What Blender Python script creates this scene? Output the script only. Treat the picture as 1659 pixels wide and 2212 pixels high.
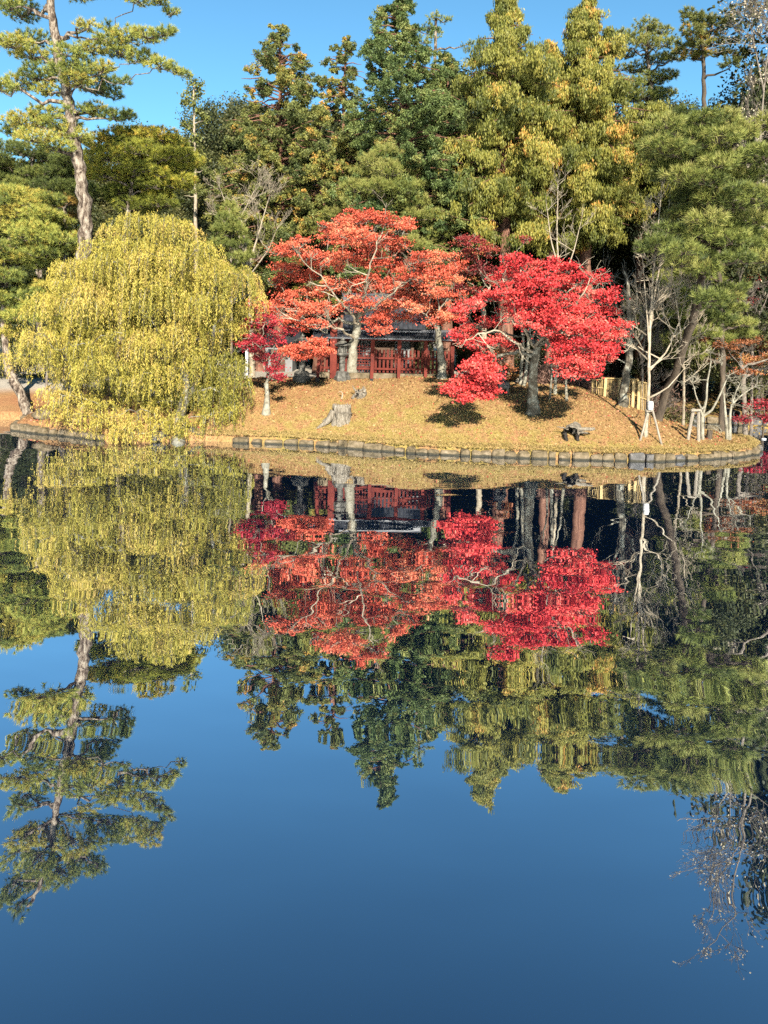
import bpy, bmesh, math
import numpy as np
from mathutils import Vector, Matrix

for o in list(bpy.data.objects):
    bpy.data.objects.remove(o)
scene = bpy.context.scene
COL = scene.collection
R = math.radians

# ------------------------------------------------------------------ camera
CAM_H, PITCH, ROLL, FPX = 4.0, R(3.5), R(1.2), 1661.0      # FPX: focal length in 1659x2212 picture units
IW, IH, HORIZON = 1659.0, 2212.0, 710.0
SHIFT = (HORIZON - IH / 2 + FPX * math.tan(PITCH)) / IH
cam = bpy.data.cameras.new('camera')
cam.sensor_fit = 'VERTICAL'; cam.sensor_height = 36; cam.sensor_width = 27
cam.lens = 36 * FPX / IH
cam.shift_y = SHIFT
cam.clip_start = 0.1; cam.clip_end = 3000
camo = bpy.data.objects.new('camera', cam); COL.objects.link(camo)
CM = Matrix.Translation((0, 0, CAM_H)) @ (Matrix.Rotation(R(90) - PITCH, 4, 'X') @ Matrix.Rotation(ROLL, 4, 'Z'))
camo.matrix_world = CM
scene.camera = camo

# ------------------------------------------------------------------ light
SUN_EL, SUN_AZ = R(30), R(172)                  # azimuth clockwise from +Y: behind the camera, a little to the right
world = bpy.data.worlds.new("World"); scene.world = world; world.use_nodes = True
wn = world.node_tree.nodes; wl = world.node_tree.links
sky = wn.new('ShaderNodeTexSky'); sky.sky_type = 'NISHITA'; sky.sun_disc = False
sky.sun_elevation = SUN_EL; sky.sun_rotation = SUN_AZ
sky.altitude = 0; sky.air_density = 1.0; sky.dust_density = 0.0; sky.ozone_density = 4.0
tint = wn.new('ShaderNodeMix'); tint.data_type = 'RGBA'; tint.blend_type = 'MULTIPLY'; tint.inputs[0].default_value = 1
tint.inputs[7].default_value = (.64, .98, .96, 1)                 # very dry, clear air: a purer blue than the model's default
wl.new(sky.outputs[0], tint.inputs[6]); wl.new(tint.outputs[2], wn['Background'].inputs[0])
wn['Background'].inputs[1].default_value = 0.0505
sund = bpy.data.lights.new('sun', 'SUN'); sund.energy = 5.0; sund.angle = R(0.5); sund.color = (1, .93, .82)
suno = bpy.data.objects.new('sun', sund); COL.objects.link(suno)
sdir = Vector((math.sin(SUN_AZ) * math.cos(SUN_EL), math.cos(SUN_AZ) * math.cos(SUN_EL), math.sin(SUN_EL)))
suno.rotation_euler = sdir.to_track_quat('Z', 'Y').to_euler()
suno.location = (0, -30, 40)
scene.view_settings.view_transform = 'Standard'; scene.view_settings.look = 'None'
scene.view_settings.exposure = 2.02; scene.view_settings.gamma = 1
scene.cycles.max_bounces = 5; scene.cycles.diffuse_bounces = 1; scene.cycles.glossy_bounces = 2
scene.cycles.transmission_bounces = 2; scene.cycles.transparent_max_bounces = 4
scene.cycles.sample_clamp_indirect = 4
scene.cycles.use_denoising = False

# ------------------------------------------------------------------ pixel -> world helpers (1659x2212 units)
CR = np.array(CM.to_3x3())
def ray(px, py):
    d = np.array([(px - IW / 2) / FPX, (IH / 2 - py) / FPX + SHIFT * IH / FPX, -1.0])
    return CR @ d
def P(px, py, Y):
    d = ray(px, py); return np.array([0, 0, CAM_H]) + d * (Y / d[1])
def W(px, py, z=0.0):
    d = ray(px, py); return np.array([0, 0, CAM_H]) + d * ((z - CAM_H) / d[2])
def mpp(Y): return Y / FPX                       # metres per picture unit at depth Y

# ------------------------------------------------------------------ mesh helpers
def unit(v):
    v = np.asarray(v, float); return v / np.maximum(np.linalg.norm(v, axis=-1, keepdims=True), 1e-9)
def runit(rng, n): return unit(rng.normal(size=(n, 3)))

class Geo:
    def __init__(s): s.V = []; s.F = []; s.A = []; s.n = 0; s.M = []
    def add(s, v, f, hue=0.5, mat=0):
        v = np.asarray(v, float).reshape(-1, 3); f = np.asarray(f, np.int64)
        s.V.append(v); s.F.append(f + s.n); s.n += len(v)
        s.A.append(np.broadcast_to(np.asarray(hue, float), (len(f),))); s.M.append(np.full(len(f), mat))
    def box(s, c, size, rot=0.0, tilt=None, hue=.5, mat=0):
        sx, sy, sz = [q / 2 for q in size]
        v = np.array([(x, y, z) for z in (-sz, sz) for x, y in ((-sx, -sy), (sx, -sy), (sx, sy), (-sx, sy))])
        if tilt is not None: v = v @ np.array(tilt).T
        ca, sa = math.cos(rot), math.sin(rot)
        v = v @ np.array([[ca, -sa, 0], [sa, ca, 0], [0, 0, 1]]).T + np.asarray(c, float)
        s.add(v, [(0, 3, 2, 1), (4, 5, 6, 7), (0, 1, 5, 4), (1, 2, 6, 5), (2, 3, 7, 6), (3, 0, 4, 7)], hue, mat)
    def bar(s, a, b, w, d, hue=.5, mat=0):                 # square bar from a to b
        a = np.asarray(a, float); b = np.asarray(b, float); t = unit(b - a)
        ref = np.array([0, 1, 0]) if abs(t[1]) < .9 else np.array([1, 0, 0])
        u = unit(np.cross(t, ref)); w_ = np.cross(t, u)
        o = [u * w / 2 + w_ * d / 2, -u * w / 2 + w_ * d / 2, -u * w / 2 - w_ * d / 2, u * w / 2 - w_ * d / 2]
        v = [a + q for q in o] + [b + q for q in o]
        s.add(v, [(3, 2, 1, 0), (4, 5, 6, 7), (0, 1, 5, 4), (1, 2, 6, 5), (2, 3, 7, 6), (3, 0, 4, 7)], hue, mat)
    def tube(s, pts, rad, k=6, hue=.5, cap=True, rough=None):
        pts = np.asarray(pts, float); n = len(pts); rad = np.broadcast_to(np.asarray(rad, float), (n,))
        t = np.gradient(pts, axis=0); t = unit(t)
        ref = np.array([.31, .87, .11]) if abs(unit(pts[-1] - pts[0])[2]) > .5 else np.array([.1, .15, .98])
        u = unit(np.cross(t, ref)); w = np.cross(t, u)
        an = np.arange(k) * 2 * math.pi / k
        r = rad[:, None] * (np.ones((n, k)) if rough is None else rough)
        v = pts[:, None, :] + r[:, :, None] * (np.cos(an)[None, :, None] * u[:, None, :] + np.sin(an)[None, :, None] * w[:, None, :])
        i = np.arange(n - 1)[:, None] * k; j = np.arange(k)[None, :]; j2 = (j + 1) % k
        f = np.stack([i + j, i + j2, i + k + j2, i + k + j], -1).reshape(-1, 4)
        s.add(v.reshape(-1, 3), f, hue)
        if cap and k > 3:
            b = s.n
            s.add(np.vstack([v[-1], pts[-1:]]), [(q, (q + 1) % k, k) for q in range(k)], hue)
            s.add(np.vstack([v[0], pts[:1]]), [((q + 1) % k, q, k) for q in range(k)], hue)
    def lathe(s, c, prof, k=12, sq=False, hue=.5):            # prof: (radius, z)
        an = np.arange(k) * 2 * math.pi / k + (math.pi / 4 if k == 4 else 0)
        v = np.array([(r * math.cos(a), r * math.sin(a), z) for r, z in prof for a in an]) + np.asarray(c, float)
        n = len(prof); f = []
        for i in range(n - 1):
            for j in range(k):
                f.append((i * k + j, i * k + (j + 1) % k, (i + 1) * k + (j + 1) % k, (i + 1) * k + j))
        s.add(v, f, hue)
    def quads(s, C, Ax, L, Wd, hue, rng, back=.1):            # leaf-like diamonds
        n = len(C); S = unit(np.cross(Ax, runit(rng, n)))
        L = np.broadcast_to(np.asarray(L, float), (n,))[:, None]; Wd = np.broadcast_to(np.asarray(Wd, float), (n,))[:, None]
        m = C - Ax * L * back
        v = np.stack([C - Ax * L / 2, m + S * Wd / 2, C + Ax * L / 2, m - S * Wd / 2], 1).reshape(-1, 3)
        s.add(v, np.arange(4 * n).reshape(n, 4), hue)
    def needles(s, T, D, k, L, w, hue, rng, spread=.8):       # tufts of thin triangles
        n = len(T); T = np.repeat(T, k, 0); D = np.repeat(D, k, 0); hue = np.repeat(hue, k)
        d = unit(D + spread * rng.normal(size=(n * k, 3)) * .62)
        S = unit(np.cross(d, runit(rng, n * k))) * w / 2
        l = (L * rng.uniform(.7, 1.15, n * k))[:, None]
        v = np.stack([T - S, T + S, T + d * l], 1).reshape(-1, 3)
        s.add(v, np.arange(3 * n * k).reshape(-1, 3), np.clip(hue + rng.normal(0, .1, n * k), 0, 1))
    def build(s, name, mats, parent=None, smooth=False):
        me = bpy.data.meshes.new(name)
        if not isinstance(mats, (list, tuple)): mats = [mats]
        for m in mats: me.materials.append(m)
        V = np.concatenate(s.V); 
        tot = np.concatenate([np.full(len(f), f.shape[1]) for f in s.F]); loops = np.concatenate([f.ravel() for f in s.F])
        me.vertices.add(len(V)); me.vertices.foreach_set('co', V.astype(np.float32).ravel())
        me.loops.add(len(loops)); me.loops.foreach_set('vertex_index', loops.astype(np.int32))
        me.polygons.add(len(tot)); st = np.concatenate([[0], np.cumsum(tot)[:-1]])
        me.polygons.foreach_set('loop_start', st.astype(np.int32)); me.polygons.foreach_set('loop_total', tot.astype(np.int32))
        if len(mats) > 1: me.polygons.foreach_set('material_index', np.concatenate(s.M).astype(np.int32))
        me.polygons.foreach_set('use_smooth', np.full(len(tot), smooth))
        a = me.attributes.new('hue', 'FLOAT', 'FACE'); a.data.foreach_set('value', np.concatenate(s.A).astype(np.float32))
        me.update(calc_edges=True)
        ob = bpy.data.objects.new(name, me); COL.objects.link(ob)
        if parent is not None:
            ob.parent = parent; ob.matrix_parent_inverse = Matrix.Translation(-Vector(parent.location)) if False else Matrix.Identity(4)
            me.transform(Matrix.Translation(-root_loc(parent)))
        return ob
def root_loc(o):
    v = Vector(o.location)
    while o.parent: o = o.parent; v = v + Vector(o.location)
    return v
def thing(name, label, cat, loc, group=None):
    o = bpy.data.objects.new(name, None); COL.objects.link(o)
    o.location = [float(q) for q in loc]; o.empty_display_size = .2
    return tag(o, label, cat, group)
def tag(o, label=None, cat=None, group=None, kind=None):
    if label: o['label'] = label
    if cat: o['category'] = cat
    if group: o['group'] = group
    if kind: o['kind'] = kind
    return o

# ------------------------------------------------------------------ materials
ALB = .63                                        # one common factor on every base colour, set against the exposure
def mat_new(name):
    m = bpy.data.materials.new(name); m.use_nodes = True
    nt = m.node_tree; b = nt.nodes['Principled BSDF']; return m, nt, b
def ramp(nt, stops):
    r = nt.nodes.new('ShaderNodeValToRGB'); e = r.color_ramp.elements
    while len(e) < len(stops): e.new(.5)
    for q, (p, c) in zip(e, stops): q.position = p; q.color = (*[k * ALB for k in c], 1)
    return r
def leaf_mat(name, stops, trans=.16, rough=.6, spec=.25):
    m, nt, b = mat_new(name); n, l = nt.nodes, nt.links
    at = n.new('ShaderNodeAttribute'); at.attribute_name = 'hue'
    r = ramp(nt, stops); l.new(at.outputs['Fac'], r.inputs[0])
    l.new(r.outputs[0], b.inputs['Base Color']); b.inputs['Roughness'].default_value = rough
    b.inputs['Specular IOR Level'].default_value = spec
    t = n.new('ShaderNodeBsdfTranslucent'); l.new(r.outputs[0], t.inputs[0])
    mx = n.new('ShaderNodeMixShader'); mx.inputs[0].default_value = trans
    l.new(b.outputs[0], mx.inputs[1]); l.new(t.outputs[0], mx.inputs[2]); l.new(mx.outputs[0], n['Material Output'].inputs[0])
    return m
def noise_mat(name, stops, scale=4, detail=8, rough=.85, bump=.3, stretch=(1, 1, 1), spec=.2, dist=.03, lo=.3, hi=.7, metal=0):
    m, nt, b = mat_new(name); n, l = nt.nodes, nt.links
    g = n.new('ShaderNodeNewGeometry'); mp = n.new('ShaderNodeMapping'); mp.inputs['Scale'].default_value = stretch
    l.new(g.outputs['Position'], mp.inputs[0])
    t = n.new('ShaderNodeTexNoise'); t.inputs['Scale'].default_value = scale; t.inputs['Detail'].default_value = detail
    t.inputs['Roughness'].default_value = .65
    l.new(mp.outputs[0], t.inputs[0])
    mr = n.new('ShaderNodeMapRange'); mr.inputs[1].default_value = lo; mr.inputs[2].default_value = hi
    l.new(t.outputs[0], mr.inputs[0])
    r = ramp(nt, stops); l.new(mr.outputs[0], r.inputs[0]); l.new(r.outputs[0], b.inputs['Base Color'])
    bp = n.new('ShaderNodeBump'); bp.inputs['Strength'].default_value = bump; bp.inputs['Distance'].default_value = dist
    l.new(t.outputs[0], bp.inputs['Height']); l.new(bp.outputs[0], b.inputs['Normal'])
    b.inputs['Roughness'].default_value = rough; b.inputs['Specular IOR Level'].default_value = spec; b.inputs['Metallic'].default_value = metal
    return m
M = {}
M['willow'] = leaf_mat('willow_leaf', [(0, (.09, .095, .018)), (.3, (.24, .215, .032)), (.65, (.44, .36, .055)), (1, (.54, .38, .10))], .2)
M['maple_orange'] = leaf_mat('orange_maple_leaf', [(0, (.22, .034, .016)), (.35, (.56, .085, .045)), (.7, (.78, .15, .08)), (1, (.72, .26, .12))], .16)
M['maple_red'] = leaf_mat('red_maple_leaf', [(0, (.30, .014, .018)), (.4, (.66, .042, .044)), (.8, (.82, .085, .07)), (1, (.76, .22, .15))], .16)
M['maple_crimson'] = leaf_mat('crimson_maple_leaf', [(0, (0.131, 0.008, 0.013)), (.4, (0.318, 0.017, 0.028)), (.8, (0.468, 0.033, 0.047)), (1, (0.515, 0.094, 0.066))], .16)
M['maple_dark'] = leaf_mat('dark_maple_leaf', [(0, (.10, .012, .012)), (.5, (.26, .03, .03)), (.8, (.36, .06, .04)), (1, (.30, .14, .04))], .16)
M['maple_brown'] = leaf_mat('brown_maple_leaf', [(0, (.10, .04, .015)), (.5, (.26, .09, .03)), (.8, (.36, .10, .04)), (1, (.38, .20, .06))], .16)
M['pine'] = leaf_mat('pine_needles', [(0, (0.057, 0.086, 0.025)), (.35, (0.184, 0.218, 0.046)), (.7, (0.368, 0.380, 0.069)), (1, (0.483, 0.368, 0.069))], .15)
M['pine_green'] = leaf_mat('green_pine_needles', [(0, (0.046, 0.065, 0.016)), (.4, (0.138, 0.168, 0.036)), (.75, (0.239, 0.258, 0.052)), (1, (0.313, 0.292, 0.080))], .15)
M['pine_gold'] = leaf_mat('golden_pine_needles', [(0, (0.120, 0.144, 0.024)), (.4, (0.264, 0.276, 0.036)), (.75, (0.396, 0.360, 0.042)), (1, (0.504, 0.336, 0.048))], .15)
M['cypress'] = leaf_mat('cypress_foliage', [(0, (0.062, 0.084, 0.022)), (.5, (0.160, 0.173, 0.042)), (.8, (0.250, 0.237, 0.048)), (.93, (0.361, 0.237, 0.048)), (1, (0.527, 0.277, 0.055))], .15)
M['cryptomeria'] = leaf_mat('dark_conifer_foliage', [(0, (0.051, 0.084, 0.025)), (.5, (0.122, 0.166, 0.043)), (.85, (0.216, 0.237, 0.064)), (1, (0.287, 0.230, 0.057))], .15)
M['cedar'] = leaf_mat('drooping_conifer_foliage', [(0, (0.066, 0.083, 0.013)), (.45, (0.187, 0.187, 0.029)), (.8, (0.319, 0.281, 0.050)), (.95, (0.396, 0.286, 0.050)), (1, (0.572, 0.275, 0.055))], .2)
M['evergreen'] = leaf_mat('shaded_evergreen_leaf', [(0, (0.017, 0.027, 0.009)), (.5, (0.041, 0.053, 0.015)), (1, (0.082, 0.082, 0.020))], .15)  # darkened: the shade deep in the wood is put into the leaf colour
M['evergreen_lit'] = leaf_mat('lit_olive_evergreen_leaf', [(0, (0.030, 0.041, 0.013)), (.5, (0.071, 0.079, 0.022)), (1, (0.128, 0.112, 0.030))], .15)  # more olive, lighter copy: a sunlit look put into the leaf colour
M['shrub'] = leaf_mat('shrub_leaf', [(0, (.05, .06, .02)), (.5, (.12, .12, .04)), (1, (.22, .17, .06))], .2)
M['gold_bush'] = leaf_mat('golden_shrub_leaf', [(0, (.22, .14, .03)), (.5, (.42, .26, .05)), (1, (.5, .32, .08))], .2)
M['twig_bush'] = leaf_mat('bare_shrub_twig', [(0, (.09, .05, .04)), (.5, (.19, .10, .075)), (1, (.28, .16, .11))], .1)
M['seed'] = leaf_mat('pale_seed_pod', [(0, (.35, .28, .18)), (1, (.6, .52, .36))], .15)
M['bark_pine'] = noise_mat('pine_bark', [(0, (0.028, 0.018, 0.012)), (.4, (0.112, 0.080, 0.056)), (.6, (0.216, 0.172, 0.128)), (1, (0.320, 0.272, 0.208))], 7, stretch=(1, 1, .45), bump=1, dist=.1, lo=.38, hi=.62)
M['bark_maple'] = noise_mat('pale_maple_bark', [(0, (0.068, 0.058, 0.037)), (.45, (0.218, 0.197, 0.143)), (1, (0.340, 0.320, 0.252))], 5, bump=.5, dist=.04)
M['bark_lichen'] = noise_mat('lichen_bark', [(0, (0.040, 0.032, 0.021)), (.5, (0.116, 0.101, 0.072)), (.75, (0.260, 0.252, 0.196)), (1, (0.347, 0.332, 0.275))], 4, bump=.6, dist=.05)
M['bark_dark'] = noise_mat('dark_bark', [(0, (.03, .022, .016)), (1, (.12, .09, .06))], 6, stretch=(1, 1, .3), bump=.7)
M['bark_cedar'] = noise_mat('red_brown_bark', [(0, (.07, .03, .02)), (.5, (.17, .08, .05)), (1, (.28, .15, .10))], 9, stretch=(1, 1, .12), bump=.8)
M['bark_pale'] = noise_mat('pale_twig_bark', [(0, (0.172, 0.133, 0.086)), (.5, (0.312, 0.257, 0.179)), (1, (0.406, 0.351, 0.265))], 7, bump=.4)
M['bark_grey'] = noise_mat('grey_twig_bark', [(0, (0.084, 0.066, 0.048)), (.5, (0.168, 0.138, 0.108)), (1, (0.240, 0.204, 0.162))], 7, bump=.4)
M['stone'] = noise_mat('edging_stone', [(0, (0.033, 0.025, 0.013)), (.35, (0.107, 0.081, 0.043)), (.7, (0.167, 0.127, 0.078)), (1, (0.226, 0.181, 0.120))], 4, bump=.7, dist=.03)
def wet_foot(m):
    nt = m.node_tree; n, l = nt.nodes, nt.links; b = n['Principled BSDF']; src = b.inputs['Base Color'].links[0].from_socket
    g = n.new('ShaderNodeNewGeometry'); sp = n.new('ShaderNodeSeparateXYZ'); l.new(g.outputs['Position'], sp.inputs[0])
    t = n.new('ShaderNodeTexNoise'); t.inputs['Scale'].default_value = 5; l.new(g.outputs['Position'], t.inputs[0])
    q = n.new('ShaderNodeMath'); q.operation = 'MULTIPLY_ADD'; l.new(t.outputs[0], q.inputs[0]); q.inputs[1].default_value = -.06; l.new(sp.outputs[2], q.inputs[2])
    r = n.new('ShaderNodeMapRange'); r.inputs[1].default_value = .005; r.inputs[2].default_value = .04; r.inputs[3].default_value = 1; r.inputs[4].default_value = 0; l.new(q.outputs[0], r.inputs[0])
    x = n.new('ShaderNodeMix'); x.data_type = 'RGBA'; l.new(r.outputs[0], x.inputs[0]); l.new(src, x.inputs[6]); x.inputs[7].default_value = (.022, .02, .013, 1); l.new(x.outputs[2], b.inputs['Base Color'])
M['stone_dark'] = noise_mat('dark_edging_stone', [(0, (0.042, 0.040, 0.036)), (.5, (0.091, 0.086, 0.081)), (1, (0.154, 0.139, 0.120))], 6, bump=.6)
wet_foot(M['stone']); wet_foot(M['stone_dark'])
M['lantern'] = noise_mat('lantern_stone', [(0, (0.028, 0.027, 0.022)), (.5, (0.090, 0.084, 0.070)), (1, (0.185, 0.174, 0.146))], 7, bump=.6)
M['vermilion'] = noise_mat('shaded_red_paint', [(0, (0.045, 0.008, 0.006)), (.5, (0.105, 0.016, 0.009)), (1, (0.150, 0.027, 0.016))], 3, stretch=(1, 1, .4), bump=.2)  # red darkened: the maples' shade on the fence is put into the paint
M['black_tip'] = noise_mat('black_painted_wood', [(0, (.012, .012, .012)), (1, (.03, .028, .026))], 6)
M['tile'] = noise_mat('grey_roof_tile', [(0, (0.013, 0.015, 0.017)), (.5, (0.028, 0.029, 0.034)), (1, (0.050, 0.051, 0.056))], 5, rough=.45, bump=.3, spec=.5)
M['plaster'] = noise_mat('white_plaster', [(0, (0.159, 0.156, 0.150)), (1, (0.214, 0.211, 0.202))], 2, bump=.1)
M['wood_brown'] = noise_mat('weathered_brown_wood', [(0, (.045, .028, .018)), (1, (.14, .085, .055))], 5, stretch=(1, 1, .3))
M['bamboo'] = noise_mat('split_bamboo', [(0, (0.304, 0.200, 0.072)), (.5, (0.448, 0.312, 0.128)), (1, (0.528, 0.400, 0.192))], 6, stretch=(3, 3, .4), rough=.5, bump=.2)
M['post'] = noise_mat('weathered_post_wood', [(0, (0.112, 0.091, 0.066)), (.5, (0.238, 0.203, 0.154)), (1, (0.336, 0.294, 0.231))], 8, stretch=(3, 3, .4), bump=.4)
M['stump'] = noise_mat('weathered_stump_wood', [(0, (0.078, 0.060, 0.039)), (.5, (0.192, 0.162, 0.120)), (1, (0.300, 0.264, 0.210))], 9, stretch=(2, 2, .5), bump=.9, dist=.06)
M['char'] = noise_mat('rotten_wood_and_pipe_shade', [(0, (.008, .007, .006)), (1, (.035, .027, .02))], 6)
M['white_paint'] = noise_mat('white_paint', [(0, (0.595, 0.595, 0.586)), (1, (0.697, 0.697, 0.689))], 2, rough=.35, bump=.02, spec=.5)
M['green_paint'] = noise_mat('pale_green_paint', [(0, (0.221, 0.374, 0.170)), (1, (0.289, 0.442, 0.221))], 2, rough=.35, bump=.02, spec=.5)
M['black_paint'] = noise_mat('black_car_paint', [(0, (.01, .01, .011)), (1, (.02, .02, .021))], 2, rough=.2, bump=.02, spec=.5)
M['rubber'] = noise_mat('black_rubber', [(0, (.012, .012, .012)), (1, (.03, .03, .03))], 9)
M['alloy'] = noise_mat('silver_wheel_rim', [(0, (.5, .5, .52)), (1, (.65, .65, .66))], 6, rough=.35, bump=.05, spec=.5)
M['window'] = noise_mat('dark_window_glass', [(0, (.015, .02, .024)), (1, (.035, .042, .05))], 2, rough=.08, bump=.0, spec=.6)
M['cloth'] = noise_mat('white_wrap_cloth', [(0, (0.350, 0.343, 0.322)), (1, (0.504, 0.497, 0.476))], 10, bump=.3)
M['rope'] = noise_mat('dark_rope', [(0, (.03, .022, .015)), (1, (.1, .07, .04))], 30)

def ground_mat():
    m, nt, b = mat_new('leaf_littered_ground'); n, l = nt.nodes, nt.links
    g = n.new('ShaderNodeNewGeometry')
    def tex(scale, detail=6, rough=.6):
        t = n.new('ShaderNodeTexNoise'); t.inputs['Scale'].default_value = scale; t.inputs['Detail'].default_value = detail
        t.inputs['Roughness'].default_value = rough; l.new(g.outputs['Position'], t.inputs[0]); return t
    fine = tex(14, 10, .75); mid = tex(2.2, 6); big = tex(.45, 4)
    def rng_(t, lo, hi):
        r = n.new('ShaderNodeMapRange'); r.inputs[1].default_value = lo; r.inputs[2].default_value = hi; l.new(t.outputs[0], r.inputs[0]); return r
    def mix(a, b_, f):
        x = n.new('ShaderNodeMix'); x.data_type = 'RGBA'; l.new(f, x.inputs[0]); l.new(a, x.inputs[6]); l.new(b_, x.inputs[7]); return x.outputs[2]
    lit = ramp(nt, [(0, (.065, .033, .016)), (.35, (.235, .128, .056)), (.7, (.36, .205, .09)), (1, (.43, .265, .13))]); l.new(rng_(fine, .28, .72).outputs[0], lit.inputs[0])
    gra = ramp(nt, [(0, (.075, .055, .015)), (.35, (.215, .158, .046)), (.7, (.315, .228, .070)), (1, (.375, .275, .11))]); l.new(rng_(fine, .28, .72).outputs[0], gra.inputs[0])
    red = ramp(nt, [(0, (0.136, 0.051, 0.025)), (.5, (0.281, 0.128, 0.060)), (1, (0.391, 0.204, 0.093))]); l.new(rng_(fine, .3, .7).outputs[0], red.inputs[0])
    grv = ramp(nt, [(0, (0.245, 0.209, 0.158)), (.5, (0.360, 0.317, 0.252)), (1, (0.432, 0.396, 0.331))]); l.new(rng_(fine, .3, .7).outputs[0], grv.inputs[0])
    at = n.new('ShaderNodeAttribute'); at.attribute_name = 'grassy'
    at2 = n.new('ShaderNodeAttribute'); at2.attribute_name = 'gravel'
    def madd(v, s_, a_):
        q = n.new('ShaderNodeMath'); q.operation = 'MULTIPLY_ADD'; q.use_clamp = True; l.new(v, q.inputs[0]); q.inputs[1].default_value = s_
        if isinstance(a_, float): q.inputs[2].default_value = a_
        else: l.new(a_, q.inputs[2])
        return q.outputs[0]
    c = mix(lit.outputs[0], red.outputs[0], rng_(big, .50, .68).outputs[0])
    gf = n.new('ShaderNodeMath'); gf.operation = 'MULTIPLY'; gf.use_clamp = True
    gs = n.new('ShaderNodeMath'); gs.operation = 'MULTIPLY_ADD'; l.new(at.outputs['Fac'], gs.inputs[0]); gs.inputs[1].default_value = 1.3; gs.inputs[2].default_value = .06
    l.new(rng_(mid, .40, .58).outputs[0], gf.inputs[0]); l.new(gs.outputs[0], gf.inputs[1])
    c = mix(c, gra.outputs[0], gf.outputs[0])
    c = mix(c, grv.outputs[0], at2.outputs['Fac'])
    l.new(c, b.inputs['Base Color']); b.inputs['Roughness'].default_value = .95; b.inputs['Specular IOR Level'].default_value = .1
    bp = n.new('ShaderNodeBump'); bp.inputs['Strength'].default_value = .8; bp.inputs['Distance'].default_value = .05
    l.new(fine.outputs[0], bp.inputs['Height']); l.new(bp.outputs[0], b.inputs['Normal'])
    return m
def water_mat():
    m, nt, b = mat_new('pond_water'); n, l = nt.nodes, nt.links
    n.remove(b)
    g = n.new('ShaderNodeNewGeometry')
    def slope(scale, sx, sy, off):
        mp = n.new('ShaderNodeMapping'); mp.inputs['Scale'].default_value = (sx, sy, 1); mp.inputs['Location'].default_value = off
        l.new(g.outputs['Position'], mp.inputs[0])
        t = n.new('ShaderNodeTexNoise'); t.inputs['Scale'].default_value = scale; t.inputs['Detail'].default_value = 1.5; t.inputs['Roughness'].default_value = .4
        l.new(mp.outputs[0], t.inputs[0])
        s = n.new('ShaderNodeVectorMath'); s.operation = 'SUBTRACT'; l.new(t.outputs['Color'], s.inputs[0]); s.inputs[1].default_value = (.5, .5, .5)
        return s.outputs[0]
    def vm(op, a, bb):
        q = n.new('ShaderNodeVectorMath'); q.operation = op
        for i, z in enumerate((a, bb)):
            if isinstance(z, tuple): q.inputs[i].default_value = z
            else: l.new(z, q.inputs[i])
        return q.outputs[0]
    a = vm('MULTIPLY', slope(.75, .9, 2.2, (0, 0, 0)), (.018, .050, 0))
    c = vm('MULTIPLY', slope(2.0, .8, 1.8, (7, 3, 0)), (.008, .020, 0))
    patch = n.new('ShaderNodeTexNoise'); patch.inputs['Scale'].default_value = .16; patch.inputs['Detail'].default_value = 2
    l.new(g.outputs['Position'], patch.inputs[0])
    pr = n.new('ShaderNodeMapRange'); pr.inputs[1].default_value = .35; pr.inputs[2].default_value = .65; pr.inputs[3].default_value = .35; pr.inputs[4].default_value = 1.0
    l.new(patch.outputs[0], pr.inputs[0])
    sc = n.new('ShaderNodeVectorMath'); sc.operation = 'SCALE'; l.new(vm('ADD', a, c), sc.inputs[0]); l.new(pr.outputs[0], sc.inputs['Scale'])
    nn = vm('NORMALIZE', vm('ADD', sc.outputs[0], (0, 0, 1)), (0, 0, 0))
    gl = n.new('ShaderNodeBsdfGlossy'); gl.inputs['Roughness'].default_value = 0.0; gl.inputs['Color'].default_value = (.92, .96, 1, 1); l.new(nn, gl.inputs['Normal'])
    df = n.new('ShaderNodeBsdfDiffuse'); df.inputs['Color'].default_value = (.002, .007, .020, 1)
    lw = n.new('ShaderNodeLayerWeight'); 
    mr = n.new('ShaderNodeMapRange'); mr.inputs[1].default_value = .28; mr.inputs[2].default_value = .58; mr.inputs[3].default_value = .25; mr.inputs[4].default_value = .78
    l.new(lw.outputs['Facing'], mr.inputs[0])
    mx = n.new('ShaderNodeMixShader'); l.new(mr.outputs[0], mx.inputs[0]); l.new(df.outputs[0], mx.inputs[1]); l.new(gl.outputs[0], mx.inputs[2])
    l.new(mx.outputs[0], n['Material Output'].inputs[0])
    return m
M['ground'] = ground_mat(); M['water'] = water_mat()

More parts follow.
